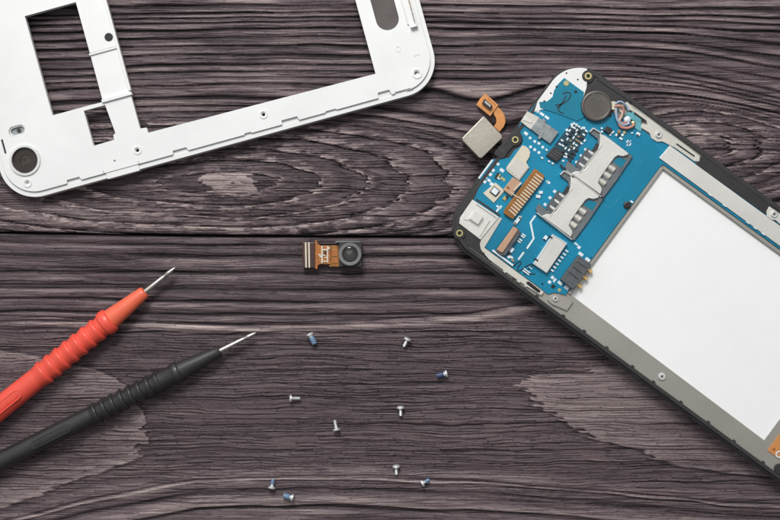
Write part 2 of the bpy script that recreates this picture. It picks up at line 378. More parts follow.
def wood_material():
    m = bpy.data.materials.new('weathered_dark_wood'); m.use_nodes = True
    nt = m.node_tree; N = nt.nodes; L = nt.links; bs = N['Principled BSDF']
    at = N.new('ShaderNodeAttribute'); at.attribute_name = 'tone'
    tc = N.new('ShaderNodeTexCoord')
    def noise(sc, stretch, detail=4):
        mp = N.new('ShaderNodeMapping'); mp.inputs['Scale'].default_value = stretch
        L.new(tc.outputs['Object'], mp.inputs['Vector'])
        n = N.new('ShaderNodeTexNoise'); n.inputs['Scale'].default_value = sc; n.inputs['Detail'].default_value = detail
        n.inputs['Roughness'].default_value = 0.6; L.new(mp.outputs[0], n.inputs['Vector']); return n.outputs[0]
    def math_(op, a, b=None, c=None):
        n = N.new('ShaderNodeMath'); n.operation = op
        for i, v in enumerate((a, b, c)):
            if v is None: continue
            if isinstance(v, (int, float)): n.inputs[i].default_value = v
            else: L.new(v, n.inputs[i])
        return n.outputs[0]
    f1 = noise(9, (0.35, 10, 1)); f2 = noise(60, (0.5, 1.6, 1), 3); f3 = noise(1.2, (1, 1, 1), 3)
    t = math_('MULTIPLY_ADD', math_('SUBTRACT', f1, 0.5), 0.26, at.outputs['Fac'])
    t = math_('MULTIPLY_ADD', math_('SUBTRACT', f2, 0.5), 0.30, t)
    def lines(stretch, width, depth, t):      # long hairline cracks: the zero crossings of a stretched noise
        n = noise(1.0, stretch, 3)
        d = math_('ABSOLUTE', math_('SUBTRACT', n, 0.5))
        mr = N.new('ShaderNodeMapRange'); mr.interpolation_type = 'SMOOTHSTEP'
        mr.inputs[1].default_value = width; mr.inputs[2].default_value = 0.0; mr.inputs[3].default_value = 0.0; mr.inputs[4].default_value = depth
        L.new(d, mr.inputs[0])
        gate = noise(1.0, (0.9, 5, 1), 2)
        g2 = N.new('ShaderNodeMapRange'); g2.inputs[1].default_value = 0.42; g2.inputs[2].default_value = 0.6; L.new(gate, g2.inputs[0])
        return math_('SUBTRACT', t, math_('MULTIPLY', mr.outputs[0], g2.outputs[0]))
    t = math_('MULTIPLY_ADD', math_('SUBTRACT', t, 0.46), 0.75, 0.446)
    # short torn fibre steps: rows cut into segments, dark along their lower edge
    ap = N.new('ShaderNodeAttribute'); ap.attribute_name = 'plain'
    sx = N.new('ShaderNodeSeparateXYZ'); L.new(tc.outputs['Object'], sx.inputs[0])
    def smooth(v, a, b, lo, hi):
        mr = N.new('ShaderNodeMapRange'); mr.interpolation_type = 'SMOOTHSTEP'
        for i, q in zip((1, 2, 3, 4), (a, b, lo, hi)): mr.inputs[i].default_value = q
        L.new(v, mr.inputs[0]); return mr.outputs[0]
    wv = noise(1.0, (0.7, 2.2, 1), 3)
    for rowh, segl, dep, tk, sd, e0, e1, g0, g1 in ((0.027, 0.24, 0.31, 0.24, 3.1, 0.42, 0.08, 0.2, 0.75), (0.047, 0.55, 0.22, 0.0, 9.7, 0.26, 0.04, 0.35, 0.85), (0.13, 1.5, 0.40, 0.0, 5.3, 0.10, 0.02, 0.45, 0.7)):
        yy = math_('DIVIDE', math_('MULTIPLY_ADD', wv, 0.16, sx.outputs[1]), rowh)
        rid = math_('FLOOR', yy); fr = math_('FRACT', yy)
        w1 = N.new('ShaderNodeTexWhiteNoise'); w1.noise_dimensions = '1D'; L.new(math_('ADD', rid, sd), w1.inputs['W'])
        sg = math_('MULTIPLY_ADD', w1.outputs['Value'], 37.0, math_('DIVIDE', sx.outputs[0], segl))
        sg = math_('MULTIPLY_ADD', noise(4.0, (1, 8, 1), 1), 1.5, sg)
        sid = math_('FLOOR', sg); sf = math_('FRACT', sg)
        cb = N.new('ShaderNodeCombineXYZ'); L.new(rid, cb.inputs[0]); L.new(sid, cb.inputs[1]); cb.inputs[2].default_value = sd
        w2 = N.new('ShaderNodeTexWhiteNoise'); w2.noise_dimensions = '3D'; L.new(cb.outputs[0], w2.inputs['Vector'])
        wn = w2.outputs['Value']
        ln_ = math_('MULTIPLY', smooth(fr, e0, e1, 0, 1), smooth(wn, g0, g1, 0, dep))
        t = math_('SUBTRACT', t, math_('MULTIPLY', ln_, ap.outputs['Fac']))
        t = math_('MULTIPLY_ADD', math_('MULTIPLY', math_('SUBTRACT', wn, 0.5), 0.07), ap.outputs['Fac'], t)
        if tk:
            tt = math_('MULTIPLY', smooth(sf, 0.06, 0.02, 0, tk), math_('GREATER_THAN', wn, 0.55))
            t = math_('SUBTRACT', t, math_('MULTIPLY', tt, ap.outputs['Fac']))
    t = lines((2.2, 42, 1), 0.030, 0.14, t)
    r = N.new('ShaderNodeValToRGB'); cr = r.color_ramp
    stops = [(0.0, srgb(16, 11, 12)), (0.14, srgb(35, 27, 30)), (0.34, srgb(69, 57, 61)), (0.50, srgb(98, 84, 87)), (0.70, srgb(141, 126, 125)), (1.0, srgb(188, 173, 167))]
    cr.elements[0].position = stops[0][0]; cr.elements[0].color = stops[0][1]
    cr.elements[1].position = 1.0; cr.elements[1].color = stops[-1][1]
    for p, c in stops[1:-1]:
        e = cr.elements.new(p); e.color = c
    L.new(t, r.inputs[0])
    hs = N.new('ShaderNodeHueSaturation'); L.new(r.outputs[0], hs.inputs['Color'])
    mr = N.new('ShaderNodeMapRange'); mr.inputs[3].default_value = 0.475; mr.inputs[4].default_value = 0.52
    L.new(f3, mr.inputs[0]); L.new(mr.outputs[0], hs.inputs['Hue'])
    L.new(hs.outputs[0], bs.inputs['Base Color'])
    rr = N.new('ShaderNodeMapRange'); rr.inputs[3].default_value = 0.75; rr.inputs[4].default_value = 0.45
    L.new(t, rr.inputs[0]); L.new(rr.outputs[0], bs.inputs['Roughness'])
    bs.inputs['Specular IOR Level'].default_value = 0.35
    b = N.new('ShaderNodeBump'); b.inputs['Strength'].default_value = 0.8; b.inputs['Distance'].default_value = 0.014
    L.new(t, b.inputs['Height']); L.new(b.outputs[0], bs.inputs['Normal'])
    return m
WOOD = wood_material()
table = bpy.data.objects.new('tabletop', None); C.objects.link(table); table['kind'] = 'structure'
plank(table, True); plank(table, False)
MB().prism([(-8.5, -8.2), (8.5, -8.2), (8.5, 8.2), (-8.5, 8.2)], -0.62, -0.52).build('gap_dark_sheet', 'hole', table)  # near-black sheet added below so the plank gap stays dark

# ------------------------------------------------------------------ white phone mid-frame, top left
cv = Thing('phone_back_frame', 'white plastic phone frame with open windows and a round camera ring, upper left', 'phone frame', 0, 0, 15.35, 0.15)
u = 0.01*(1-0.15/H)
O = cv.l(8.6, 0)
# own coordinates: origin moved to the frame's lower left corner
ca, cb = math.cos(math.radians(15.35)), math.sin(math.radians(15.35))
# corner of the frame (a=0,b=0) in photo pixels
corner = ((-46)*ca+200*(0.265), (-46)*(-0.265)+200*0.964)
c0 = cv.l(*corner)
def A(a, b): return (c0[0]+a*u, c0[1]+b*u)
def AP(l): return [A(*p) for p in l]
W_, B_ = 450.5, 229
outl = rrect(0, 0, W_, B_, 36, 14)
ins = rrect(5.2, 5.6, W_-5, B_-5, 31, 14)
MB().prism(AP(outl), 0.0, 0.128, [AP(rrect(4.2, 4.6, W_-4, B_-4, 32, 14))]).build('side_rim', 'white', cv.o, 0.012, seg=3)
MB().prism(AP(rrect(4.0, 4.4, W_-3.8, B_-4.4, 32, 14)), 0.05, 0.122, [AP(rrect(10.5, 16, W_-11, B_-16, 24, 14))]).build('inner_ledge', 'white', cv.o, 0.004)
# inner plate with notches in its lower edge
def plate_outline():
    base = rrect(4.9, 5.3, W_-4.7, B_-4.7, 31.5, 14)     # starts upper right, goes round counter-clockwise
    P = []
    for i, p in enumerate(base):
        P.append(p)
        q = base[(i+1) % len(base)]
        if abs(p[1]-5.3) < 0.01 and abs(q[1]-5.3) < 0.01:
            for a0, a1, d in ((62, 77, 4.2), (100, 101, 3), (136.5, 137.5, 3), (172, 188, 4.4), (246, 254, 1.6), (285, 303, 5.0), (330, 342, 1.5), (385, 399, 6.5), (402, 420, 1.6)):
                d *= 0.82; P += [(a0, 5.3), (a0+0.6, 5.3+d), (a1-1.6, 5.3+d), (a1, 5.3)]
    return P
screwh = [(137.3, 150.2, 1.9), (263.4, 114.3, 1.9), (417, 73.6, 2.6), (27.5, 183, 2.0)]
def ab(x, y):
    l_ = cv.l(x, y); return ((l_[0]-c0[0])/u, (l_[1]-c0[1])/u)
holes = []
holes.append([(65.5, 178), (66, 74.8), (104, 74.8), (118.3, 74.5), (118.8, 178)])
holes.append([(97.4, 71), (97.6, 34.6), (119, 35), (119.5, 40), (122, 41), (119.5, 71)])
holes.append([(147.3, 206), (147, 72), (147, 39), (153.5, 38.2), (153.5, 32.8), (388.6, 29.5), (388.8, 206)])
for x, y, r in screwh:
    a, b = ab(x, y); holes.append(circle(a, b, r, 20))
a, b = ab(114.7, 160.7); holes.append(circle(a, b, 1.1, 12))
fa, fb = ab(17, 130.5); fl = rrect(fa-8.4, fb-5, fa+8.4, fb+5, 4.9, 6)
holes.append(fl)
ka, kb = ab(25, 160.3); holes.append(circle(ka, kb, 15.6, 48))
sa, sb = ab(3.6, 146.5); holes.append(rrect(sa-0.9, sb-7.4, sa+1.1, sb+7.4, 0.8, 3))
holes.append(rrect(403, 68, 426, 160, 11.3, 8))
a, b = ab(109, 37.2); holes.append(circle(a, b, 4.0, 24))
MB().prism(AP(plate_outline()), 0.085, 0.150, [AP(h) for h in holes]).build('inner_plate', 'white', cv.o, 0.007, seg=3, smooth=False)
# raised rings round the screw holes
for x, y, r in screwh:
    a, b = ab(x, y)
    ring = MB().prism(AP(circle(a, b, r+2.4, 28)), 0.140, 0.158, [AP(circle(a, b, r+0.9, 28))]).build('screw_boss', 'white', cv.o, 0.004)
    MB().prism(AP(circle(a, b, r+0.4, 24)), 0.04, 0.10, [AP(circle(a, b, r-0.5, 24))]).build('screw_sleeve', 'steel', ring)
# the bridge between the windows: ledges
ld = MB()
for b0, w_, zt in ((122.2, 1.6, 0.168), (73.6, 2.4, 0.176)):
    ld.prism(AP([(117.6, b0), (117.4, b0+w_*1.3), (148.6, b0+w_*1.3), (148.8, b0)]), 0.10, zt)
ld.each('bridge_ledge', 'white', cv.o, 0.006)
MB().prism(AP([(118.6, 124.6), (148.2, 124.6), (148.2, 206), (118.6, 206)]), 0.147, 0.160).build('bridge_step', 'white', cv.o, 0.005)
MB().prism(AP([(146, 78), (148.8, 78), (148.8, 206), (146, 206)]), 0.10, 0.172).build('bridge_lip', 'white', cv.o, 0.006)
a, b = ab(109, 37.2)
MB().prism(AP(circle(a, b, 4.2, 28)), 0.10, 0.1645).build('hole_shade', 'hole', cv.o, 0.003)  # black disc standing in for the shade inside the round hole
# camera ring
ring = MB().prism(AP(circle(ka, kb, 15.5, 56)), 0.06, 0.166, [AP(circle(ka, kb, 13.0, 56))]).build('camera_ring', 'chrome', cv.o, 0.010, seg=3)
glass = MB().prism(AP(circle(ka, kb, 12.9, 48)), 0.05, 0.128, [AP(circle(ka, kb, 5.8, 32))]).build('lens_surround', 'lensbrown', ring, 0.006)
MB().prism(AP(circle(ka, kb, 5.7, 32)), 0.05, 0.120).build('lens_window', 'lenscoat', glass, 0.004)
# flash window
fw = MB().prism(AP(rrect(fa-8.2, fb-4.8, fa+8.2, fb+4.8, 4.7, 6)), 0.05, 0.135, [AP(rrect(fa-6.9, fb-3.5, fa+6.9, fb+3.5, 3.4, 6))]).build('flash_window', 'chrome', cv.o, 0.006)
MB().prism(AP(rrect(fa-6.9, fb-3.5, fa+6.9, fb+3.5, 3.4, 6)), 0.05, 0.112).build('flash_lens', 'mottled', fw, 0.008)
MB().prism(AP(circle(fa+1, fb, 2.2, 16)), 0.10, 0.118).build('flash_diode', 'dkglass', fw)
# loudspeaker mesh
MB().prism(AP(rrect(402.6, 67.6, 426.4, 160.4, 11.5, 8)), 0.06, 0.132).build('speaker_mesh', 'grille', cv.o, 0.012, seg=3)
MB().prism(AP([(sa-1.3, sb-7.8), (sa+1.5, sb-7.8), (sa+1.5, sb+7.8), (sa-1.3, sb+7.8)]), 0.04, 0.136).build('slot_shade', 'hole', cv.o)
# port housing at the right end
ph_ = MB()
a1, b1 = ab(411, 28); a2, b2 = ab(417.5, 26.2)
ph_.prism(AP([(a1-0.5, b1-0.6), (a2, b1-0.6), (a2, b1+1.0), (a1-0.5, b1+1.0)]), 0.14, 0.205)
ph_.prism(AP([(a2-1.3, b1), (a2, b1), (a2, b1+60), (a2-1.3, b1+60)]), 0.14, 0.205)
ph_.prism(AP([(a1-2.5, b1+4), (a1-1.2, b1+4), (a1-1.2, b1+60), (a1-2.5, b1+60)]), 0.14, 0.175)
ph_.each('port_wall', 'white', cv.o, 0.004)
MB().prism(AP([(a1-1.2, b1+1), (a2-1.3, b1+1), (a2-1.3, b1+60), (a1-1.2, b1+60)]), 0.14, 0.156).build('port_floor', 'white', cv.o)
st = MB()
for k in range(5): st.prism(AP([(a2-2.0, b1+6+k*6), (a2-1.2, b1+6+k*6), (a2-1.2, b1+9+k*6), (a2-2.0, b1+9+k*6)]), 0.15, 0.200)
st.each('port_contact', 'tan', cv.o)
MB().prism(AP([(430, 36), (436, 36), (436, 62), (430, 62)]), 0.145, 0.154).build('locating_step', 'white', cv.o, 0.004)
# power key on the lower side
MB().prism(AP([(101.8, -1.2), (135.6, -1.2), (135.6, 5.0), (101.8, 5.0)]), 0.03, 0.142).build('side_key', 'white', cv.o, 0.008)
a, b = ab(398, 49)
MB().prism(AP(circle(a, b, 3.0, 20)), 0.145, 0.153, [AP(circle(a, b, 2.3, 20))]).build('ejector_mark', 'white', cv.o, 0.002)

# ------------------------------------------------------------------ opened phone, right
pn = Thing('opened_phone', 'opened black phone lying face down with bare blue circuit board and white battery bay', 'phone', 450, 240, -36.3, 0.22)
k_ = pn.k
_c = math.cos(math.radians(36.3)); _s = math.sin(math.radians(36.3))
# corner U=0 V=0 in photo pixels
cx_, cy_ = (_c*491+_s*72), (_s*491-_c*72)
p0 = pn.l(cx_, cy_)
def U(a, b): return (p0[0]+a*k_, p0[1]+b*k_)
def UP(l): return [U(*p) for p in l]
PP = pn.P
def cr(x0, y0, s, pts): return PP([(x0+x/s, y0+y/s) for x, y in pts])
LEN, WID = 452, 225
glass = MB().prism(UP(rrect(0.8, 0.8, LEN-0.8, WID-0.8, 35, 14)), 0.0, 0.05).build('screen_glass', 'dkglass', pn.o, 0.01)
MB().prism(UP(rrect(0, 0, LEN, WID, 36, 14)), 0.045, 0.150, [UP(rrect(7, 7, LEN-7, WID-7, 30, 14))]).build('outer_bezel', 'rim', pn.o, 0.018, seg=3)
rimring = MB().prism(UP(rrect(2.6, 3.0, LEN-2.6, WID-2.6, 33.5, 14)), 0.14, 0.228, [UP(rrect(6.2, 6.6, LEN-6.2, WID-6.2, 30, 14))]).build('inner_rim', 'rim', pn.o, 0.008, seg=2)
# clips along both long rims
cl = MB()
for a in (88, 117, 150, 176, 204, 236, 262, 296, 330, 362, 398):
    cl.box(*U(a, 7.2), 3.2*k_, 2.2*k_, 0.14, 0.222)
cl.each('rim_clip', 'rim', rimring, 0.003)
dk = MB()
for a, w in ((64, 11), (108, 16), (196, 14), (246, 10), (322, 18), (380, 12)):
    dk.box(*U(a, 1.9), w*k_, 1.2*k_, 0.13, 0.156)
dk.each('rim_mark', 'chipgrey', rimring, 0.002)
# chassis with bay
bay = [(143, 28.5), (386.3, 25.6), (386.8, 184.6), (143, 184)]
chassis = MB().prism(UP(rrect(6.0, 6.4, LEN-6, WID-6, 30, 14)), 0.06, 0.205, [UP(bay)]).build('metal_chassis', 'chassis', pn.o, 0.006)
MB().prism(UP([(142, 27.5), (387.5, 24.6), (387.5, 186), (142, 185)]), 0.05, 0.192).build('battery_bay_floor', 'bay', pn.o)
# black upper end plate under the board
MB().prism(UP([(7, 12), (30, 7.2), (60, 7.2), (60, 217.5), (30, 218), (7, 190)]), 0.20, 0.212).build('end_plate', 'black', pn.o, 0.003)
# black antenna cover, upper right side
ac = MB().prism(UP([(166, 207.5), (256, 208.5), (256, 218.6), (166, 218.6)]), 0.19, 0.236).build('antenna_cover', 'black', pn.o, 0.006)
MB().prism(UP([(270, 209), (LEN-20, 209), (LEN-20, 218.6), (270, 218.6)]), 0.19, 0.236).build('antenna_cover', 'black', pn.o, 0.006)
# white plastic corner
arc = [(36+33.9*math.cos(math.radians(t)), 189+33.9*math.sin(math.radians(t))) for t in range(185, 107, -6)]
wc = MB().prism(UP([(2.1, 165)]+arc)+PP([(587, 80), (586.5, 88), (583, 98), (572, 100), (548, 108), (534, 112)]), 0.205, 0.2315).build('white_corner', 'white', pn.o, 0.004)
for x, y, w in ((566.3, 73.2, 1.5), (577.6, 79.7, 1.5), (556.4, 86.8, 1.8), (550.6, 93.2, 1.5), (544.2, 101.2, 1.6)):
    MB().box(*pn.l(x, y), w*k_, w*k_, 0.22, 0.2335).build('locating_hole', 'hole', wc)
# ---- the circuit board
pcbpoly = PP([(564, 77.0), (584.3, 91.5), (589, 97), (600, 114), (612, 112), (626, 121), (642, 129.5), (657.7, 141.0), (666, 143.5)]) \
    + UP([(139, 211.5), (LEN-12, 212.3), (LEN-12, 189.5), (141, 188.2), (139.8, 186), (139.2, 27.5)]) \
    + PP([(566.5, 295.0), (555.4, 292.5), (547.7, 294.2), (538.5, 286.6), (513.8, 269.0), (484.8, 247.2), (486.2, 240.5), (499.0, 218), (487, 210), (473.6, 200.5), (481.3, 181.5), (479, 178.3), (493.2, 159.4), (501.5, 158.2), (509, 158), (514, 150.5), (520.5, 146.5), (523, 141), (521.5, 136.2), (517.5, 131.5), (520.4, 121.7), (529.5, 111.2), (538, 101.2), (546.5, 100.6), (551.5, 97), (553, 90.5), (557.5, 83)])
board = MB().prism(pcbpoly, 0.205, 0.2235).build('circuit_board', 'pcb', pn.o, 0.003, smooth=False)
ZB = 0.2235
teal = MB().prism(PP([(564, 78.0), (584, 92.4), (583, 97), (580.5, 106), (584, 117), (577, 121), (556, 113), (540, 108), (539, 102.2), (547, 101.4), (552.3, 97), (553.9, 90.5), (558, 84)]), ZB-0.004, 0.2335).build('dark_copper_area', 'pcbdeep', board)
# silver shield strip beside the bay
strip = MB().prism(UP([(133.5, 190.6), (134.8, 207.0), (LEN-14, 208.0), (LEN-14, 191.6)]), ZB-0.003, 0.240).build('shield_strip', 'shield', board, 0.003)
mk = MB()
for a in (196, 214, 243, 252, 262, 290, 318): mk.box(*U(a, 190.9), 4*k_, 1.0*k_, ZB-0.01, 0.2425)
mk.each('strip_tab', 'pad', strip)
# bay wall behind the strip
MB().prism(UP([(143.2, 184.2), (386.9, 184.8), (387.2, 188.4), (142.0, 187.4)]), 0.15, 0.226).build('bay_wall', 'chassis', pn.o, 0.003)
MB().prism(UP([(140.2, 27.8), (143.2, 28.5), (143.2, 184.6), (140.2, 184.6)]), 0.15, 0.226).build('bay_wall', 'chassis', pn.o, 0.003)

PHR = 0.0     # box angles in the phone's own axes
def cap(x, y, w=3.2, h=2.0, m='pad', z=0.020, name='capacitor', ang=0, split=True):
    lx, ly = pn.l(x, y)
    o = MB().box(lx, ly, w*k_, h*k_, ZB-0.002, ZB+z, ang).build(name, m, board, 0.003)
    return o
def pads(name, lst, m='pad', z=0.0035):
    b = MB()
    for t in lst:
        x, y, w, h = t[:4]; an = t[4] if len(t) > 4 else 0
        lx, ly = pn.l(x, y)
        if abs(w-h) < 1e-4: b.prism(circle(lx, ly, w/2*k_, 12), ZB-0.002, ZB+z)
        else: b.box(lx, ly, w*k_, h*k_, ZB-0.002, ZB+z, an)
    return b.each(name, m, board, 0.0015)
def c455(x, y): return (455+x/6.5, 80+y/6.5)
def c530(x, y): return (530+x/6.5, 100+y/6.5)
def c530b(x, y): return (530+x/6.5, 165+y/6.5)
def c480(x, y): return (480+x/6.5, 220+y/6.5)
def c470(x, y): return (470+x/8.667, 140+y/8.667)
def c445(x, y): return (445+x/8.667, 190+y/8.667)
def c575(x, y): return (575+x/6.5, 60+y/6.5)
PT = []
for p in ((533, 200), (565, 222), (597, 244)): PT.append((*c455(*p), 4.9, 2.6))
for p in ((461, 348),): PT.append((*c455(*p), 4.2, 3.0))
for p in ((488, 377), (518, 400), (545, 412), (570, 437), (491, 435), (518, 453), (545, 472)): PT.append((*c455(*p), 3.1, 3.1))
for p in ((360, 322), (331, 362), (301, 404), (580, 482), (272, 160), (350, 182), (240, 195)): PT.append((*c530(*p), 2.9, 2.9))
for p in ((378, 335), (347, 373), (317, 415), (160, 172), (130, 213), (98, 257), (580, 60), (550, 100), (519, 142)): PT.append((*c530b(*p), 3.0, 2.9))
for p, w, h in (((232, 202), 6, 2.6), ((277, 263), 4.6, 3.2), ((198, 262), 3.6, 3.2), ((176, 298), 3.4, 3.2), ((133, 322), 4.2, 2.2), ((118, 355), 5.8, 3.0), ((165, 350), 3.6, 2.6), ((190, 384), 4.6, 3.2), ((152, 300), 2.4, 2.4), ((680, 368), 3.6, 2.4), ((668, 360), 2.2, 2.2)): PT.append((*c470(*p), w, h))
for p, w, h in (((655, 222), 5.2, 3.2), ((700, 258), 5.2, 3.2), ((520, 410), 5.0, 3.0), ((563, 440), 5.0, 3.4), ((643, 178), 3.2, 3.1), ((471, 374), 3.2, 3.1), ((452, 404), 3.2, 3.1), ((485, 392), 2.2, 4.2), ((625, 156), 4.0, 1.8)): PT.append((*c480(*p), w, h))
for p, w, h in (((460, 145), 4, 2), ((480, 150), 2, 4), ((455, 175), 2, 4)): PT.append((*c445(*p), w, h))
for i in range(3): PT.append((*c530(632+i*9, 268+i*11), 1.2, 3.4)); PT.append((*c530(650-i*9, 270+i*11), 1.0, 2.6))
pads('solder_pad', PT)
pads('gold_pad', [(*c480(516, 455), 3.4, 3.4), (*c470(285, 338), 5.4, 2.8), (*c445(520, 75), 3.2, 4.2)], 'padgold')
pads('gold_pad', [(*c455(722, 22), 5.4, 5.39999)], 'padgold', 0.014)
pads('via_hole', [(*c480(475, 432), 3.6, 3.5), (*c480(405, 415), 1.9, 1.9), ], 'hole', 0.005)
pads('via_hole', [(575.5, 91.8, 3.0, 3.0)], 'hole', 0.014)
# white printed lines
tr = MB()
for pts, w in (([(535.3, 215.6), (530.4, 222.5), (533.6, 238.6), (526.8, 248.6)], 1.9), ([(523.8, 252.2), (518.2, 259.6)], 1.9), ([(492.4, 159.8), (478.6, 178.4)], 1.7)):
    tr.line(PP(pts), w*k_, ZB-0.001, ZB+0.004)
tr.each('printed_track', 'pad', board)
bar = MB().line(PP([(492.3, 250.2), (513.0, 265.6)]), 2.0*k_, ZB-0.001, ZB+0.02).build('spring_bar', 'pad', board, 0.003)
rt2 = random.Random(12)
trc = mat('buried_copper_trace', srgb(40, 142, 176), 0.42, var=0.1)
tb_ = MB()
for i in range(26):
    if i < 14: a0, b0 = rt2.uniform(60, 132), rt2.uniform(30, 120)
    else: a0, b0 = rt2.uniform(15, 125), rt2.uniform(120, 200)
    l1, l2 = rt2.uniform(4, 14), rt2.uniform(4, 16); q = rt2.choice((-1, 1))
    tb_.line(UP([(a0, b0), (min(a0+l1, 137), b0), (min(a0+l1+3, 138), b0+3*q), (min(a0+l1+3, 138), b0+(3+l2)*q)]), 0.55*k_, ZB-0.001, ZB+0.0012)
tb_.each('copper_trace', trc, board)
# handwritten marks in black ink
ink = MB()
for pts in ([(700, 92), (722, 80), (745, 84), (752, 100), (735, 130), (700, 155), (660, 165), (650, 160)], [(722, 100), (700, 145), (672, 185), (668, 200), (690, 214), (706, 216)], [(690, 155), (660, 182)]):
    ink.line(PP([c455(*p) for p in pts]), 1.05*k_, ZB, 0.2355)
ink.build('ink_mark', 'ink', board)
ink = MB()
for pts in ([(222, 298), (238, 280), (262, 268), (268, 280), (245, 308), (242, 330), (262, 330), (300, 300), (335, 285), (345, 292), (315, 318), (285, 345), (290, 352), (330, 352), (358, 350)], [(228, 300), (215, 292)]):
    ink.line(PP([c480(*p) for p in pts]), 1.05*k_, ZB, ZB+0.0045)
ink.build('ink_mark', 'ink', board)
# audio jack block
j = MB().prism(PP([c455(*p) for p in ((545, 245), (562, 262), (570, 252), (588, 266), (582, 278), (670, 340), (615, 415), (558, 374), (548, 388), (536, 380), (543, 362), (490, 320))]), ZB-0.002, ZB+0.035).build('jack_block', 'mottled', board, 0.004)
MB().prism(PP([c455(*p) for p in ((468, 205), (545, 245), (490, 322), (470, 308), (425, 272))]), ZB-0.02, ZB+0.028).build('jack_contact', 'cream', board, 0.004)
MB().prism(PP([c455(*p) for p in ((455, 232), (500, 275), (492, 284), (440, 262))]), ZB+0.02, ZB+0.036).build('jack_spring', 'shield', board, 0.003)
# dense field of small capacitors
cnt = 0
o_ = Vector((574.5, 123.5)); du = Vector((-19.5, 27.5)); dv = Vector((14.5, 10.0))
for i in range(9):
    for jn in range(6):
        if random.random() < 0.10: continue
        p = o_+du*(i/8.0)+dv*(jn/5.0*(1.0 if 1 < i else 0.8))+Vector((random.uniform(-.5, .5), random.uniform(-.5, .5)))
        if i > 6 and jn < 2: continue
        r = random.random()
        if r < 0.55:
            cap(p.x, p.y, 3.0, 1.7, 'pad', 0.012, ang=random.choice((0, math.pi/2)))
        elif r < 0.85: cap(p.x, p.y, 2.6, 2.2, 'chip', 0.020, 'resistor')
        else: cap(p.x, p.y, 2.8, 1.8, 'tan', 0.018, 'capacitor')
        cnt += 1
mkb = MB()
o2 = pn.l(571, 141)
MB().prism(PP([(573, 122), (588, 131.5), (582, 143), (570, 162), (557, 150), (554, 145)]), ZB-0.004, ZB+0.0022).build('copper_ground', mat('dark_board_ink', srgb(14, 62, 78), 0.5, fine=0.1), board)
def chip(poly, m='chip', z=0.035, name='chip', bev=0.004):
    return MB().prism(PP(poly), ZB-0.002, ZB+z).build(name, m, board, bev)
ch = chip([(553.4, 146.8), (563.6, 154.4), (556.0, 162.4), (545.6, 155.6)])
s_ = MB()
for t in (0.25, 0.5, 0.75):
    s_.line(PP([(553.4+(545.6-553.4)*t+1.2, 146.8+(155.6-146.8)*t+0.8), (563.6+(556-563.6)*t-1.2, 154.4+(162.4-154.4)*t-0.8)]), 0.7*k_, ZB+0.03, ZB+0.040)
s_.each('coil_rib', 'chipgrey', ch)
for p in ((540+2, 158), (549, 161.5), (552.5, 163.5), (566, 157), (563, 161), (546.5, 150)): cap(*p, 2.6, 1.8, 'pad', 0.014)
chip([c530(*p) for p in ((497, 170), (533, 193), (510, 222), (474, 198))])
for p in ((465, 185), (467, 207), (530, 215), (540, 208), (520, 228)): cap(*c530(*p), 2.0, 1.8, 'pad', 0.014)
for p, w, h, m in (((560, 228), 2.2, 2.8, 'pad'), ((578, 205), 3.0, 3.4, 'tan'), ((590, 252), 3.4, 2.2, 'pad'), ((600, 228), 2.4, 2.6, 'pad'), ((575, 225), 2.4, 3, 'chip'), ((702, 222), 4.0, 3.2, 'pad'), ((700, 228), 2.0, 1.8, 'chip'), ((612, 212), 2.6, 2.6, 'padgold'), ((662, 216), 1.6, 1.8, 'pad')):
    cap(*c530(*p), w, h, m, 0.018)
# small parts around the left connectors
for p, w, h, m, an in (((235, 302), 2.2, 4.4, 'chip', 0), ((252, 312), 1.6, 4.4, 'padgold', 0), ((225, 325), 2.4, 2.0, 'chip', 0), ((246, 334), 3.0, 1.8, 'pad', 0), ((590, 490), 4.6, 3.2, 'pad', 0.5), ((612, 455), 4.2, 3.0, 'pad', 0.6), ((300, 505), 3.0, 4.0, 'padgold', 0), ((318, 495), 2.6, 3.0, 'chip', 0)):
    cap(*c470(*p), w, h, m, 0.016, ang=an)
for p, w, h, m in (((628, 262), 8.5, 3.4, 'pad'), ((605, 290), 3.0, 2.6, 'tan'), ((650, 240), 3.4, 2.4, 'cream')):
    cap(*c445(*p), w, h, m, 0.018, ang=math.radians(88))
for p, w, h, m in (((425, 116), 3.4, 4.6, 'pad'), ((418, 128), 3, 1.6, 'chip'), ((205, 195), 3.6, 4.8, 'pad'), ((190, 222), 4, 2, 'chip'), ((200, 240), 5, 2.2, 'pad'), ((213, 262), 3.5, 2.4, 'tan'), ((185, 243), 3, 2, 'pad'), ((305, 330), 8, 1.2, 'pad'), ((298, 342), 8, 1.2, 'pad'), ((328, 312), 4, 1.0, 'pad')):
    cap(*c480(*p), w, h, m, 0.014)
for p in ((285, 98), (276, 108), (262, 128), (252, 140)): cap(*c480(*p), 4.6, 1.4, 'pad', 0.012, 'pin')
# cream pad and connector
L_ = chip([c470(*p) for p in ((450, 48), (478, 54), (505, 75), (521, 105), (515, 145), (485, 195), (512, 240), (425, 352), (325, 275), (313, 255), (316, 235))], 'pale', 0.018, 'adhesive_pad', 0.003)
MB().prism(PP([c470(*p) for p in ((405, 150), (505, 238), (424, 338), (325, 250), (325, 240))]), ZB+0.01, ZB+0.024).build('pad_sheet', 'cream', L_, 0.002)
# antenna chip on cream square
sq = chip([c470(*p) for p in ((220, 368), (300, 440), (205, 545), (112, 462))], 'pale', 0.010, 'cream_land', 0.002)
MB().prism(PP([c470(*p) for p in ((208, 398), (262, 446), (222, 496), (166, 452))]), ZB+0.006, ZB+0.016).build('chip_socket', 'chip', sq, 0.002)
MB().prism(PP([c470(*p) for p in ((208, 408), (250, 446), (220, 483), (178, 450))]), ZB+0.006, ZB+0.034).build('crystal', 'pad', sq, 0.004)
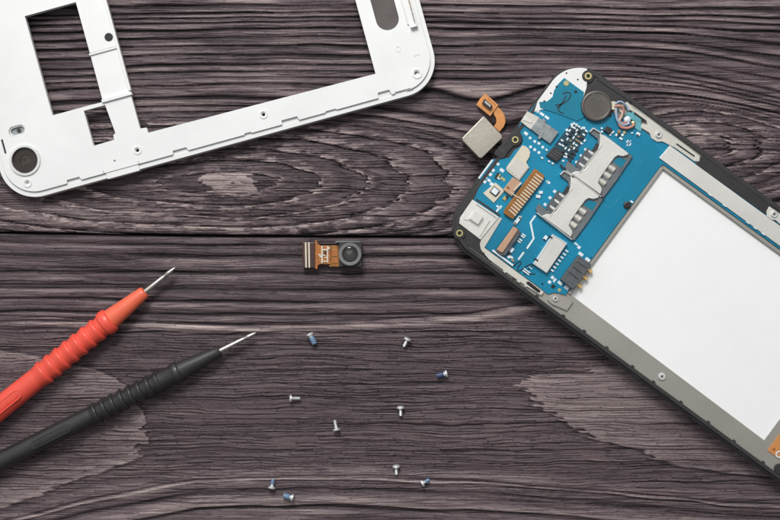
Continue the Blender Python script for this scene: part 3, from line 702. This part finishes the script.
# gold flex connector
fx = chip([(534.3, 168.6), (544.2, 176.2), (541, 182), (512.4, 219.2), (503.4, 213.4), (503.4, 210.5)], 'flexbrown', 0.045, 'flex_connector', 0.006)
g_ = MB()
for i in range(15):
    t = (i+0.5)/15
    a = Vector((536.0, 173.2)).lerp(Vector((507.6, 211.0)), t); b = Vector((543.6, 178.6)).lerp(Vector((514.4, 217.0)), t)
    g_.line(PP([tuple(a), tuple(b)]), 1.3*k_, ZB-0.002, ZB+0.050)
g_.each('gold_finger', 'pale', fx, 0.001)
ct = chip([c470(*p) for p in ((368, 322), (438, 368), (360, 492), (284, 432))], 'copper', 0.036, 'copper_tab', 0.005)
w_ = MB(); w_.line(PP([c470(375, 440), c470(440, 372)]), 1.4*k_, ZB+0.04, ZB+0.052); w_.line(PP([c470(350, 462), c470(415, 500)]), 1.0*k_, ZB+0.04, ZB+0.05)
w_.each('solder_bead', 'pale', ct)
MB().prism(PP([c470(*p) for p in ((318, 398), (345, 418), (335, 432), (308, 412))]), ZB+0.03, ZB+0.0375).build('copper_window', 'flexbrown', ct)
# SIM and card holders
base1 = [(592.2, 128.4), (599.8, 133.2), (604, 136), (632.2, 156.6), (626, 165.5), (616, 180.5), (603.5, 197.2), (601.5, 197.6), (566, 171.5), (564.5, 166.5), (567.5, 161), (576, 168), (582.5, 166.5), (597.6, 145.2), (597.2, 139.5), (588.6, 132.5)]
plate1 = [(599, 134.6), (604, 136.0), (627.2, 153.6), (626.5, 155.4), (622, 156.8), (617, 155.8), (613.5, 158), (608, 165.4), (598.6, 179), (597.2, 183), (599.6, 186.6), (601, 190), (599.4, 194.6), (570.5, 173.6), (575, 171.5), (580, 172), (584, 169.2), (597.0, 149.5), (598.6, 144)]
for dx, dy, nm in ((0, 0, 'upper'), (-29.2, 42.6, 'lower')):
    S = lambda L: PP([(x+dx, y+dy) for x, y in L])
    hb = MB().prism(S(base1), ZB-0.002, ZB+0.030).build('card_holder', 'shielddk', board, 0.004)
    lp = S(plate1)
    MB().prism(lp, ZB+0.028, ZB+0.062).build('holder_lid', 'shield', hb, 0.006)
    e = MB()    # pressed rib of the lid
    e.line(S([(600.5, 146), (578.5, 173.5)]), 1.0*k_, ZB+0.055, ZB+0.069)
    e.build('lid_rib', 'cream', hb)
    e = MB(); e.line(S([(592.2, 128.6), (599.8, 133.2), (599, 136)]), 1.0*k_, ZB, ZB+0.055); e.line(S([(588.8, 132.4), (592.2, 128.8)]), 1.0*k_, ZB, ZB+0.055)
    e.line(S([(565.5, 170.5), (600.5, 197.0)]), 0.9*k_, ZB, ZB+0.050); e.each('holder_edge', 'shield', hb, 0.002)
    for i in range(3):
        x, y = 610.0-i*4.6, 168.2+i*6.8
        a = pn.l(x-3.5+dx, y-2.9+dy); b = pn.l(x+5.3+dx, y+3.6+dy)
        d = Vector((b[0]-a[0], b[1]-a[1], 0))
        MB().lathe([(0, 0.001), (0.004, 0.028), (d.length*0.8, 0.033), (d.length, 0.004)], (a[0], a[1], ZB+0.022), d, 16).build('contact_spring', 'cream', hb)
    for i in range(3):
        x, y = 590.5-i*4.6, 153.0+i*6.2
        a = pn.l(x-3.0+dx, y-2.2+dy); b = pn.l(x+2.6+dx, y+2.2+dy)
        d = Vector((b[0]-a[0], b[1]-a[1], 0))
        MB().lathe([(0, 0.001), (0.004, 0.012), (d.length*0.8, 0.018), (d.length, 0.004)], (a[0], a[1], ZB+0.028), d, 12).build('contact_spring', 'chrome', hb)
    q = MB().prism(S([(596, 143), (600, 146), (596.5, 152), (591, 151.5)]), ZB+0.02, ZB+0.0335).build('holder_recess', 'chip', hb)
    MB().prism(S([(587, 148), (593.5, 152.5), (580, 170), (575, 166.5), (576, 163)]), ZB+0.02, ZB+0.032).build('contact_well', 'chipgrey', hb)
    MB().prism(S([(617.5, 157.4), (625.8, 160.2), (621, 168), (612.2, 162.2)]), ZB+0.02, ZB+0.0325).build('board_window', 'pcbdeep', hb)
MB().line(PP([(559.5, 164.2), (562, 167.5), (603, 198.5)]), 1.3*k_, ZB+0.02, ZB+0.045).build('card_divider', 'chip', board)
# copper topped connector
k1 = chip([c480(*p) for p in ((212, 42), (240, 52), (262, 78), (255, 100), (162, 232), (142, 232), (100, 200), (104, 188))], 'chipgrey', 0.045, 'side_connector', 0.006)
MB().prism(PP([c480(*p) for p in ((212, 44), (238, 56), (240, 72), (145, 212), (128, 208), (106, 192))]), ZB+0.04, ZB+0.060).build('copper_cover', 'copper', k1, 0.005)
# ribbon socket
rs = chip([c480(*p) for p in ((475, 98), (560, 156), (430, 346), (345, 288), (372, 246))], 'shield', 0.048, 'ribbon_socket', 0.006)
e = MB(); e.line(PP([c480(*p) for p in ((345, 286), (372, 246), (470, 96), (560, 155))]), 1.2*k_, ZB, ZB+0.055); e.build('socket_lip', 'pad', rs, 0.002)
for i in range(7):
    t = i/6; x, y = 563+(468-563)*t, 202+(328-202)*t
    cap(*c480(x, y), 3.8, 1.7, 'pad', 0.016, 'pin')
for p in ((455, 112), (362, 258)): cap(*c480(*p), 4, 1.6, 'chip', 0.058, 'socket_latch')
# battery connector
bc = chip([c480(*p) for p in ((632, 230), (716, 288), (690, 330), (640, 400), (598, 452), (518, 386))], 'chipgrey', 0.075, 'battery_connector', 0.006)
e = MB()
for t in (0.2, 0.42, 0.64): e.line(PP([c480(632+(518-632)*t+12, 230+(386-230)*t+8), c480(716+(598-716)*t-10, 288+(452-288)*t-8)]), 0.8*k_, ZB+0.06, ZB+0.079)
e.each('connector_groove', 'chip', bc)
for i, p in enumerate(((706, 326), (676, 372), (640, 425))):
    a = pn.l(*c480(*p)); MB().box(a[0], a[1], 5.0*k_, 2.4*k_, ZB-0.03, ZB+0.026).box(a[0]+2.6*k_, a[1], 1.2*k_, 3.6*k_, ZB-0.03, ZB+0.030).build('contact_pin', 'gold', bc, 0.003)
# ---- metalwork round the board
can = MB().prism(PP([c445(*p) for p in ((238, 82), (470, 234), (308, 432), (103, 276))]), 0.18, 0.226).build('shield_can', 'shield', pn.o, 0.005)
MB().prism(PP([c445(*p) for p in ((250, 176), (332, 236), (286, 306), (204, 250))]), 0.22, 0.262).build('can_button', 'shield', can, 0.008)
e = MB(); e.line(PP([c445(270, 120), c445(445, 238)]), 0.9*k_, 0.22, 0.240); e.line(PP([c445(385, 262), c445(300, 400)]), 1.4*k_, 0.22, 0.236); e.line(PP([c445(160, 250), c445(208, 262)]), 0.9*k_, 0.22, 0.234)
e.each('can_fold', 'cream', can, 0.003)
e = MB(); e.line(PP([c445(268, 80), c445(476, 222)]), 1.8*k_, 0.2, 0.229); e.build('gasket', 'chip', can)
MB().prism(PP([(499.4, 217.4), (502, 218.5), (484.2, 247.6), (514, 270), (538, 287.6), (543.5, 291.8), (541.2, 295.0), (538.5, 293.8), (526.6, 286.2), (526.0, 287.2), (524.2, 286.0), (524.6, 284.8), (520.2, 281.8), (518.8, 282.6), (517.0, 281.2), (517.2, 279.8), (506.2, 272.0), (504.8, 273.0), (503.0, 271.4), (503.2, 269.8), (496.4, 264.8), (489.0, 259.4), (485.0, 254.6), (484.0, 252.4), (482.6, 252.2), (480.6, 248.8), (479.8, 244), (481, 240)]), 0.19, 0.234).build('side_bracket', 'cream', pn.o, 0.004)
e = MB(); e.prism(PP([c480(*p) for p in ((300, 402), (318, 400), (392, 458), (388, 472), (372, 470), (302, 415))]), 0.22, 0.237); e.build('bracket_slot', 'hole', pn.o)
# screw posts in the black corners
def post(x, y, zb=0.19, r=3.5):
    a = pn.l(x, y)
    b_ = MB().prism(circle(a[0], a[1], (r+2.6)*k_, 28), zb, 0.232).build('screw_boss', 'black', pn.o, 0.006)
    MB().prism(circle(a[0], a[1], r*k_, 28), 0.22, 0.246, [circle(a[0], a[1], (r-1.5)*k_, 20)]).build('brass_insert', 'padgold', b_, 0.004)
    MB().prism(circle(a[0], a[1], (r-1.4)*k_, 20), 0.21, 0.2335).build('thread_hole', 'hole', b_)
post(459.4, 233.2); post(587.8, 76.3)
tab = MB().prism(PP([c455(*p) for p in ((398, 330), (425, 345), (438, 372), (436, 400), (412, 424), (380, 430), (345, 468), (322, 505), (300, 514), (256, 486), (262, 462), (318, 402), (350, 352))]), 0.10, 0.236).build('flex_tab', 'black', pn.o, 0.005)
a = pn.l(515.0, 140.0)
MB().prism(circle(a[0], a[1], 3.4*k_, 28), 0.22, 0.250, [circle(a[0], a[1], 2.0*k_, 20)]).build('brass_insert', 'padgold', tab, 0.004)
MB().prism(circle(a[0], a[1], 2.1*k_, 20), 0.21, 0.2385).build('thread_hole', 'hole', tab)
e = MB()
for pts in (([(285, 435), (300, 462)]), ([(300, 440), (288, 452)]), ([(308, 452), (318, 466)]), ([(318, 450), (312, 470)])): e.line(PP([c455(*p) for p in pts]), 0.6*k_, 0.23, 0.2385)
e.build('printed_mark', 'chipgrey', tab)
# vibration motor
md = MB().prism(PP([(583.5, 95.5), (596.0, 77.6), (600, 79.6), (633, 101.4), (628, 105), (624, 102.5), (614, 101.8), (611.5, 117), (600, 116)]), 0.20, 0.229).build('motor_cradle', 'black', pn.o, 0.004)
MB().line(PP([(597.5, 79.5), (631.5, 102)]), 1.3*k_, 0.22, 0.238).build('cradle_lip', 'rim', md, 0.003)
a = pn.l(595.8, 106.4)
mo = MB().lathe([(0.19, 15.2*k_), (0.262, 15.4*k_), (0.274, 14.8*k_), (0.277, 13.6*k_), (0.270, 12.7*k_), (0.2697, 12.3*k_), (0.2695, 11.5*k_), (0.2695, 0.01)], (a[0], a[1], 0), (0, 0, 1), 56).build('vibration_motor', 'motor', pn.o)
e = MB()
e.line(PP([c575(*p) for p in ((88, 262), (112, 240), (138, 275), (160, 250), (185, 275))]), 0.7*k_, 0.268, 0.2745); e.line(PP([c575(105, 232), c575(128, 215)]), 0.6*k_, 0.268, 0.274)
e.build('etched_line', 'ledgrey', mo)
MB().prism(PP([c575(*p) for p in ((222, 280), (240, 270), (262, 275), (275, 296), (268, 318), (245, 328), (226, 320))]), 0.23, 0.262).build('motor_tab', 'pale', mo, 0.006)
zz = 0.262
def wire(pts, m, r=0.012):
    MB().tube([(*pn.l(*c575(x, y)), z) for x, y, z in pts], r).build('motor_wire', m, pn.o)
wire([(255, 290, .262), (280, 275, .27), (305, 280, .265), (330, 300, .25), (345, 330, .245)], 'wireblue', .010)
wire([(250, 305, .262), (285, 303, .275), (308, 318, .27), (305, 350, .262), (285, 385, .255), (300, 412, .25), (335, 405, .246)], 'wirered')
wire([(262, 318, .255), (262, 350, .26), (268, 385, .262), (285, 412, .258), (315, 425, .25), (350, 412, .246)], 'wireblue', .013)
wire([(255, 330, .25), (275, 395, .248), (292, 432, .25), (325, 445, .255), (362, 436, .252), (382, 420, .245)], 'wirered', .014)
wire([(285, 330, .265), (300, 345, .268), (296, 372, .262), (280, 398, .262)], 'pale', .009)
# teal flex with solder, cream bracket
tf = MB().prism(PP([c575(*p) for p in ((345, 335), (365, 345), (372, 335), (432, 385), (425, 410), (440, 430), (425, 470), (385, 440), (392, 410), (345, 375), (320, 360))]), ZB, ZB+0.014).build('film_flex', 'teal', board, 0.003)
MB().lathe([(0, .035), (.012, .033), (.022, .02), (.026, .004)], (*pn.l(*c575(338, 388)), ZB+0.008), (0, 0, 1), 14).build('solder_blob', 'pad', tf)
MB().lathe([(0, .02), (.012, .018), (.018, .004)], (*pn.l(*c575(376, 410)), ZB+0.008), (0, 0, 1), 12).build('solder_blob', 'padgold', tf)
br = MB().prism(PP([(624.0, 104.2), (626.8, 101.8), (630.6, 105.4), (633.2, 108.4), (642, 113.6), (657.6, 125.0), (664.4, 131), (670, 134), (686, 145.8), (699.6, 156.6), (699.0, 161.6), (694, 161.6), (674, 147.6), (662.5, 141.8), (657, 142), (650.8, 138.4), (649.4, 133.4), (640.2, 127.6), (641.8, 123.4), (647.0, 124.8), (646, 121), (633.2, 112.2), (627, 109.0)]), 0.20, 0.240).build('screw_bracket', 'cream', pn.o, 0.005)
e = MB(); e.line(PP([c575(382, 345), c575(455, 398)]), 1.8*k_, 0.235, 0.2425); e.line(PP([(676, 144), (694, 156.5)]), 1.4*k_, 0.235, 0.2425); e.each('bracket_slot', 'hole', br)
def screwhead(x, y, z, par, r=3.6):
    a = pn.l(x, y)
    o = MB().lathe([(z-.01, r*k_), (z+.010, r*k_), (z+.018, (r-.8)*k_), (z+.018, 1.9*k_), (z+.004, 1.6*k_), (z+.004, .001)], (a[0], a[1], 0), (0, 0, 1), 28).build('fixed_screw', 'chrome', par)
    MB().box(a[0], a[1], 2.0*k_, .7*k_, z, z+.012).box(a[0], a[1], .7*k_, 2.0*k_, z, z+.013).build('screw_recess', 'hole', o)
screwhead(658.2, 135.0, 0.24, br)
tb = MB().prism(PP([(768.5, 206.5), (790, 222), (784, 229), (775, 220.2), (770.5, 219.6), (766.0, 216.0), (765.8, 211)]), 0.225, 0.250).build('screw_bracket', 'shield', pn.o, 0.005)
screwhead(773.2, 214.4, 0.248, tb)
tb = MB().prism(PP([(547.5, 300), (548.6, 296.2), (553, 294), (558, 294), (566, 297.0), (573, 302), (567, 311), (552, 304.5)]), 0.20, 0.228).build('screw_bracket', 'chassis', pn.o, 0.005)
screwhead(555.4, 298.8, 0.228, tb, 3.0)
screwhead(662.2, 376.8, 0.206, chassis, 3.8)
MB().lathe([(0.20, 3.6*k_), (.245, 3.6*k_), (.25, 2.8*k_), (.25, 1.4*k_), (.24, .001)], (*pn.l(626.8, 205), 0), (0, 0, 1), 20).build('rubber_dot', 'chip', board)
cap(631.5, 202, 3.2, 2, 'pad', 0.02)
# orange flex at the lower end
of_ = MB().prism(UP([(394.6, 19.2), (430, 19.6), (430, 104), (394.6, 102)]), 0.20, 0.216).build('orange_flex', 'flex', pn.o, 0.003)
MB().prism(circle(*U(406, 22.9), 3.6*k_, 24), 0.21, 0.2215, [circle(*U(406, 22.9), 2.3*k_, 24)]).build('white_ring', 'pad', of_)
MB().prism(circle(*U(405, 41), 3.4*k_, 24), 0.21, 0.2215, [circle(*U(405, 41), 2.3*k_, 24)]).build('white_ring', 'pad', of_)
for x, y in ((399, 24), (400, 36), (402, 52), (399, 66)): MB().prism(circle(*U(x, y), 1.4*k_, 12), 0.21, 0.218).build('test_point', 'flexbrown', of_)
MB().prism(circle(*U(415, 11.5), 5.4*k_, 24), 0.2, 0.236).build('screw_boss', 'black', pn.o, 0.006)

# camera-flex module hanging off the upper end
fm = MB().prism(PP([(483.6, 115.2), (485.5, 115.4), (503.6, 134.6), (503.2, 137.0), (482.6, 157.4), (479.6, 157.0), (463.0, 139.4), (462.6, 136.6)]), 0.03, 0.125).build('front_camera_module', 'camgold', pn.o, 0.012, seg=3)
MB().box(*pn.l(*c455(104, 360)), 0.9*k_, 3.6*k_, 0.12, 0.128, math.radians(10)).build('weld_mark', 'chrome', fm)
fs = MB().prism(PP([(x, y) for x, y in [c455(*p) for p in ((262, 180), (292, 162), (318, 188), (335, 222), (340, 258), (328, 292), (300, 325), (262, 290), (278, 262), (276, 232), (262, 210))]]), 0.03, 0.055).build('flex_cable', 'flex', fm, 0.004)
fp = MB().prism(PP([c455(*p) for p in ((205, 72), (292, 150), (262, 190), (240, 222), (228, 216), (145, 148), (170, 108))]), 0.045, 0.070).build('flex_head', 'flex', fm, 0.004)
MB().prism(PP([c455(*p) for p in ((198, 110), (252, 158), (236, 184), (182, 138))]), 0.06, 0.105).build('plug_body', 'chip', fm, 0.004)
MB().prism(PP([c455(*p) for p in ((205, 124), (242, 156), (234, 168), (196, 136))]), 0.09, 0.112).build('plug_contacts', 'steel', fm, 0.003)
e = MB(); e.line(PP([c455(225, 108), c455(275, 152)]), 0.6*k_, 0.06, 0.0725); e.build('printed_line', 'flexbrown', fm)

# ------------------------------------------------------------------ rear camera module in the middle
cm = Thing('camera_module', 'small rear camera module with orange flex ribbon lying below the plank seam', 'camera module', 335, 255, 0, 0.08)
def K(x, y): return (295+x/9.75, 230+y/9.75)
def KP(l): return cm.P([K(*p) for p in l])
km = 0.01
MB().prism(KP([(438, 112), (640, 112), (655, 125), (655, 358), (430, 358), (430, 130)]), 0.01, 0.13).build('module_body', 'chip', cm.o, 0.008)
MB().prism(KP([(398, 106), (636, 106), (636, 122), (398, 122)]), 0.01, 0.135).build('metal_lip', 'ledgrey', cm.o, 0.003)
a = cm.l(350.3, 254.3)
lr = MB().lathe([(0.10, .116), (.165, .114), (.172, .108), (.170, .082), (.150, .074), (.146, .001)], (a[0], a[1], 0), (0, 0, 1), 48).build('lens_barrel', 'ledgrey', cm.o)
ln = MB().lathe([(0.14, .073), (.157, .073), (.160, .066), (.150, .060), (.150, .048), (.156, .044), (.158, .02), (.1585, .001)], (a[0], a[1], 0), (0, 0, 1), 40).build('lens', 'dkglass', lr)
MB().prism(KP([(505, 200), (560, 200), (560, 235), (530, 240), (505, 225)]), 0.15, 0.1597).build('lens_glint', mat('painted_glint', srgb(78, 84, 74), 0.15, var=0.4, scale=30), lr)  # reflection on the lens, painted as a paler patch
MB().prism(KP([(330, 165), (350, 150), (440, 150), (440, 360), (330, 360)]), 0.02, 0.045).build('flex_cable', 'flexbrown', cm.o, 0.004)
for y0, y1 in ((188, 260), (272, 322)):
    MB().prism(KP([(355, y0), (418, y0), (418, y1), (355, y1)]), 0.04, 0.052).build('copper_pad', 'amber', cm.o, 0.004)
MB().prism(KP([(202, 95), (215, 108), (220, 135), (250, 152), (345, 152), (345, 335), (240, 335), (222, 345), (218, 378), (204, 385), (192, 370), (192, 118)]), 0.035, 0.06).build('flex_head', 'amber', cm.o, 0.005)
parts_ = MB()
for x0, y0, x1, y1 in ((255, 155, 272, 325), (310, 160, 325, 320), (272, 185, 310, 200), (272, 240, 300, 252), (285, 262, 312, 275), (272, 300, 318, 312), (228, 235, 252, 250), (238, 250, 262, 268), (325, 165, 340, 190)):
    parts_.prism(KP([(x0, y0), (x1, y0), (x1, y1), (x0, y1)]), 0.055, 0.074)
parts_.each('surface_component', 'pale', cm.o, 0.003)
MB().prism(KP([(283, 205), (302, 205), (302, 236), (283, 236)]), 0.055, 0.08).build('tiny_chip', 'flexdark', cm.o, 0.003)
ch = MB().prism(KP([(70, 118), (193, 118), (193, 370), (75, 370)]), 0.005, 0.075).build('plug', 'flexdark', cm.o, 0.006)
for x in (106, 137):
    MB().prism(KP([(x-11, 120), (x+7, 120), (x+11, 368), (x-5, 368)]), 0.07, 0.083).build('plug_strip', 'pale', ch, 0.003)

# ------------------------------------------------------------------ test probes
def probe(name, label, tip, far, m_front, m_grip, spec, group, squash=0.92):
    zc = 0.125
    t = Thing(name, label, 'test probe', tip[0], tip[1], math.degrees(math.atan2(-(far[1]-tip[1]), far[0]-tip[0])), zc, group)
    kk = t.k
    # along +x from the tip; lie the body on the table
    rmax = spec['rmax']*kk; z0 = rmax*squash
    ax = (1, 0, 0)
    def prof(l): return [(d*kk, r*kk) for d, r in l]
    nb = spec['needle']
    nd = MB().lathe(prof([(0, .3), (3, 1.5), (8, 2.2), (10, 2.3), (11, 1.7), (15, 1.8), (16, 2.2), (nb+4, 2.7)]), (0, 0, z0), ax, 20).build('needle', 'needle', t.o)
    fr = MB().lathe(prof(spec['front']), (0, 0, z0), ax, 40, squash).build('nose_cone', m_front, t.o)
    cl_ = MB().lathe(prof(spec['collar']), (0, 0, z0), ax, 40, squash).build('collar', m_front if spec.get('fc') else m_grip, t.o)
    gp = []
    g0, g1, n, r0, r1 = spec['grip']
    st = (g1-g0)/n
    gp.append((g0, r0-2.5)); 
    for i in range(n):
        d = g0+i*st; r = r0+(r1-r0)*i/n
        for f, dr in ((0.0, -1.0), (0.07, 0.1), (0.13, 0.7), (0.2, 0.9), (0.30, 0.75), (0.5, 0.0), (0.75, -0.65), (0.94, -1.0)):
            gp.append((d+f*st, r+dr*spec.get('deep', 1.0)))
    gp.append((g1, r1-1.2)); gp.append((g1+1, r1-3))
    MB().lathe(prof(gp), (0, 0, z0), ax, 40, squash).build('ribbed_grip', m_grip, t.o)
    hd = MB().lathe(prof(spec['handle']), (0, 0, z0), ax, 40, squash).build('handle', m_grip, t.o)
    # raised panel on the handle, with worn raised dashes
    a0, a1, w, rt = spec['panel']
    zt = z0+rt*kk*squash
    off = spec.get('poff', 0)
    pr = MB().prism([(x*kk, y*kk+off*kk) for x, y in rrect(a0, -w, a1, w, w*0.9, 6)], zt-0.05, zt+0.0, [[(x*kk, y*kk+off*kk) for x, y in rrect(a0+1, -w+1, a1-1, w-1, w*0.8, 6)]]).build('panel_outline', m_grip, hd, 0.003)
    dd = MB(); x = a0+4
    rr = random.Random(len(name)+int(tip[0]))
    while x < a1-4:
        hgt = rr.uniform(w*0.6, w*1.1); dd.box(x*kk, off*kk, 1.0*kk, hgt*kk, zt-0.05, zt+0.001); 
        if rr.random() < .6: dd.box((x+1)*kk, (off+hgt*0.4*rr.choice((-1, 1)))*kk, 1.6*kk, .9*kk, zt-.05, zt+0.0005)
        x += rr.uniform(2.6, 3.6)
    dd.build('worn_embossing', m_grip, hd, 0.002)
    e = spec['handle'][-1][0]*kk
    MB().tube([(e-.05, 0, z0), (e+.3, 0, z0*0.9), (e+.8, 0.05, 0.06), (e+1.4, 0.25, 0.045), (e+2.0, 0.2, 0.045)], 0.045, 16).build('cable', m_grip, t.o)
    return t
def dist(p, tip): return math.hypot(p[0]-tip[0], p[1]-tip[1])
g_ = 'test probes lying on the lower plank'
rt_ = (174.8, 267.7)
probe('test_probe', 'red test probe with ribbed grip and steel needle tip', rt_, (0, 408.0), 'coral', 'redrub', dict(rmax=12.6, needle=39,
    front=[(38, 2.2), (38.4, 5.0), (39.5, 6.2), (42, 6.7), (60, 8.4), (78, 10.2), (84, 10.6)],
    collar=[(81, 8), (82, 11.6), (83.5, 12.9), (88, 13.3), (91, 12.8), (92.5, 11), (96, 10.4), (100, 10.2)], fc=False,
    grip=(97, 176, 7, 11.4, 12.2), handle=[(172, 8), (174, 10.6), (180, 11.2), (215, 11.6), (260, 11.8), (300, 11.4), (330, 10.8), (338, 9.4), (341, 6)],
    panel=(196, 238, 4.8, 11.68), poff=1.0), None)
bt_ = (255.8, 332.8)
probe('test_probe', 'black test probe with ribbed grip and steel needle tip', bt_, (0, 461.5), 'blkrub', 'blkrub', dict(rmax=10.8, needle=41,
    front=[(40, 2.2), (40.4, 5.2), (41.5, 5.9), (43.5, 5.6), (45, 5.6), (60, 7.2), (80, 9.2), (86, 9.6)],
    deep=1.35, collar=[(84, 8), (85, 10.0), (86.5, 11.3), (90, 11.4), (92, 10.6), (94, 9.6), (106, 9.8), (110, 9.5)],
    grip=(107, 186, 8, 10.2, 10.2), handle=[(182, 7), (184, 9.3), (190, 9.6), (240, 9.6), (300, 9.5), (340, 8.6), (346, 7.4), (349, 4)],
    panel=(206, 250, 4.0, 9.72), poff=0.6), None)

# ------------------------------------------------------------------ the loose screws
scr = [  # head centre, tip, blue patch?, label
    ((309.9, 334.2), (314.4, 343.2), 2, 'blue coated screw, upper left of the group, just below the camera module'),
    ((407.6, 339.0), (403.6, 347.2), 0, 'plain silver screw tilted to the left, highest of the plain ones, below the plank seam'),
    ((446.4, 373.6), (437.6, 375.8), 2, 'dark blue coated screw, rightmost of all the loose screws'),
    ((290.6, 398.3), (299.9, 398.5), 0, 'silver screw lying level with its head to the left'),
    ((336.6, 429.8), (334.7, 420.4), 0, 'silver screw with its head downward, alone near the middle of the group'),
    ((400.5, 407.3), (400.7, 416.0), 0, 'silver screw with its head up, directly above another silver screw on the pale ridge'),
    ((396.2, 466.2), (396.4, 474.8), 0, 'silver screw with its head up on the pale ridge near the bottom'),
    ((422.2, 483.4), (429.6, 479.6), 1, 'screw with a bluish shaft pointing up right, lowest on the right'),
    ((271.8, 487.8), (273.2, 478.8), 1, 'screw with a bluish shaft pointing up, leftmost near the bottom'),
    ((292.6, 497.6), (284.2, 495.6), 2, 'blue coated screw with its head to the right, lowest of all'),
]
for (hx, hy), (tx, ty), bl, lab in scr:
    t = Thing('loose_screw', lab, 'screw', hx, hy, math.degrees(math.atan2(-(ty-hy), tx-hx)), 0.03, 'loose screws scattered on the lower plank')
    hr, sr = 0.037, (0.0175 if bl < 2 else 0.026)
    dz = -(hr-sr-0.003); L0 = math.hypot(tx-hx, ty-hy)*0.01+0.018
    ax = Vector((L0, 0, dz)); zc = hr+0.004
    hd = MB().lathe([(-0.012, .018), (-.010, .031), (-0.003, hr), (0.008, hr), (0.017, sr)], (0, 0, zc), ax, 24).build('screw_head', 'screw', t.o)
    e = MB().box(0, 0, .004, .004, 0, 0)
    pr = []; d = 0.012; n = int((L0-0.03)/0.009)
    for i in range(n): pr += [(d, sr*0.86), (d+.0045, sr), (d+.008, sr*0.88)]; d += 0.009
    pr += [(d, sr*.8), (d+.008, sr*.45)]
    sh = MB().lathe(pr, (0, 0, zc), ax, 18).build('threaded_shaft', 'screw', t.o)
    if bl:
        x1 = L0*(0.92 if bl == 2 else 0.8)
        MB().lathe([(0.03 if bl == 1 else .022, sr*.7), (0.034, sr*1.07), (x1*.6, sr*1.14), (x1-.004, sr*1.05), (x1, sr*.6)], (0, 0, zc), ax, 18).build('blue_coating', 'navy' if 'dark' in lab else 'blue', sh)

# ------------------------------------------------------------------ light, world, camera
w = bpy.data.worlds.new('World'); bpy.context.scene.world = w; w.use_nodes = True
bg = w.node_tree.nodes['Background']
tcw = w.node_tree.nodes.new('ShaderNodeTexCoord'); dot = w.node_tree.nodes.new('ShaderNodeVectorMath'); dot.operation = 'DOT_PRODUCT'
dot.inputs[1].default_value = Vector((-0.35, 0.6, 0.72)).normalized()
rmp = w.node_tree.nodes.new('ShaderNodeValToRGB'); rmp.color_ramp.elements[0].position = 0.1; rmp.color_ramp.elements[0].color = (0.17, 0.165, 0.165, 1)
rmp.color_ramp.elements[1].position = 0.95; rmp.color_ramp.elements[1].color = (1.5, 1.52, 1.56, 1)
w.node_tree.links.new(tcw.outputs['Generated'], dot.inputs[0]); w.node_tree.links.new(dot.outputs['Value'], rmp.inputs[0]); w.node_tree.links.new(rmp.outputs[0], bg.inputs[0])
bg.inputs[1].default_value = 0.55
def area(name, loc, size, power, col=(1, 1, 1)):
    ld_ = bpy.data.lights.new(name, 'AREA'); ld_.energy = power; ld_.size = size; ld_.color = col
    o = bpy.data.objects.new(name, ld_); C.objects.link(o); o.location = loc
    o.rotation_euler = (-Vector(loc)).to_track_quat('-Z', 'Y').to_euler()
    return o
area('window_light', (-3.0, 14.5, 18.0), 7.0, 4200, (1, 0.985, 0.965))
cd = bpy.data.cameras.new('camera'); co_ = bpy.data.objects.new('camera', cd); C.objects.link(co_)
co_.location = (0, 0, H); cd.sensor_width = 36; cd.lens = 36*H/7.8; cd.clip_end = 200; cd.clip_start = 0.1
sc = bpy.context.scene; sc.camera = co_
sc.view_settings.view_transform = 'Standard'; sc.view_settings.look = 'None'; sc.view_settings.exposure = 0
sc.render.resolution_x = 1024; sc.render.resolution_y = 683
sc.render.engine = 'CYCLES'
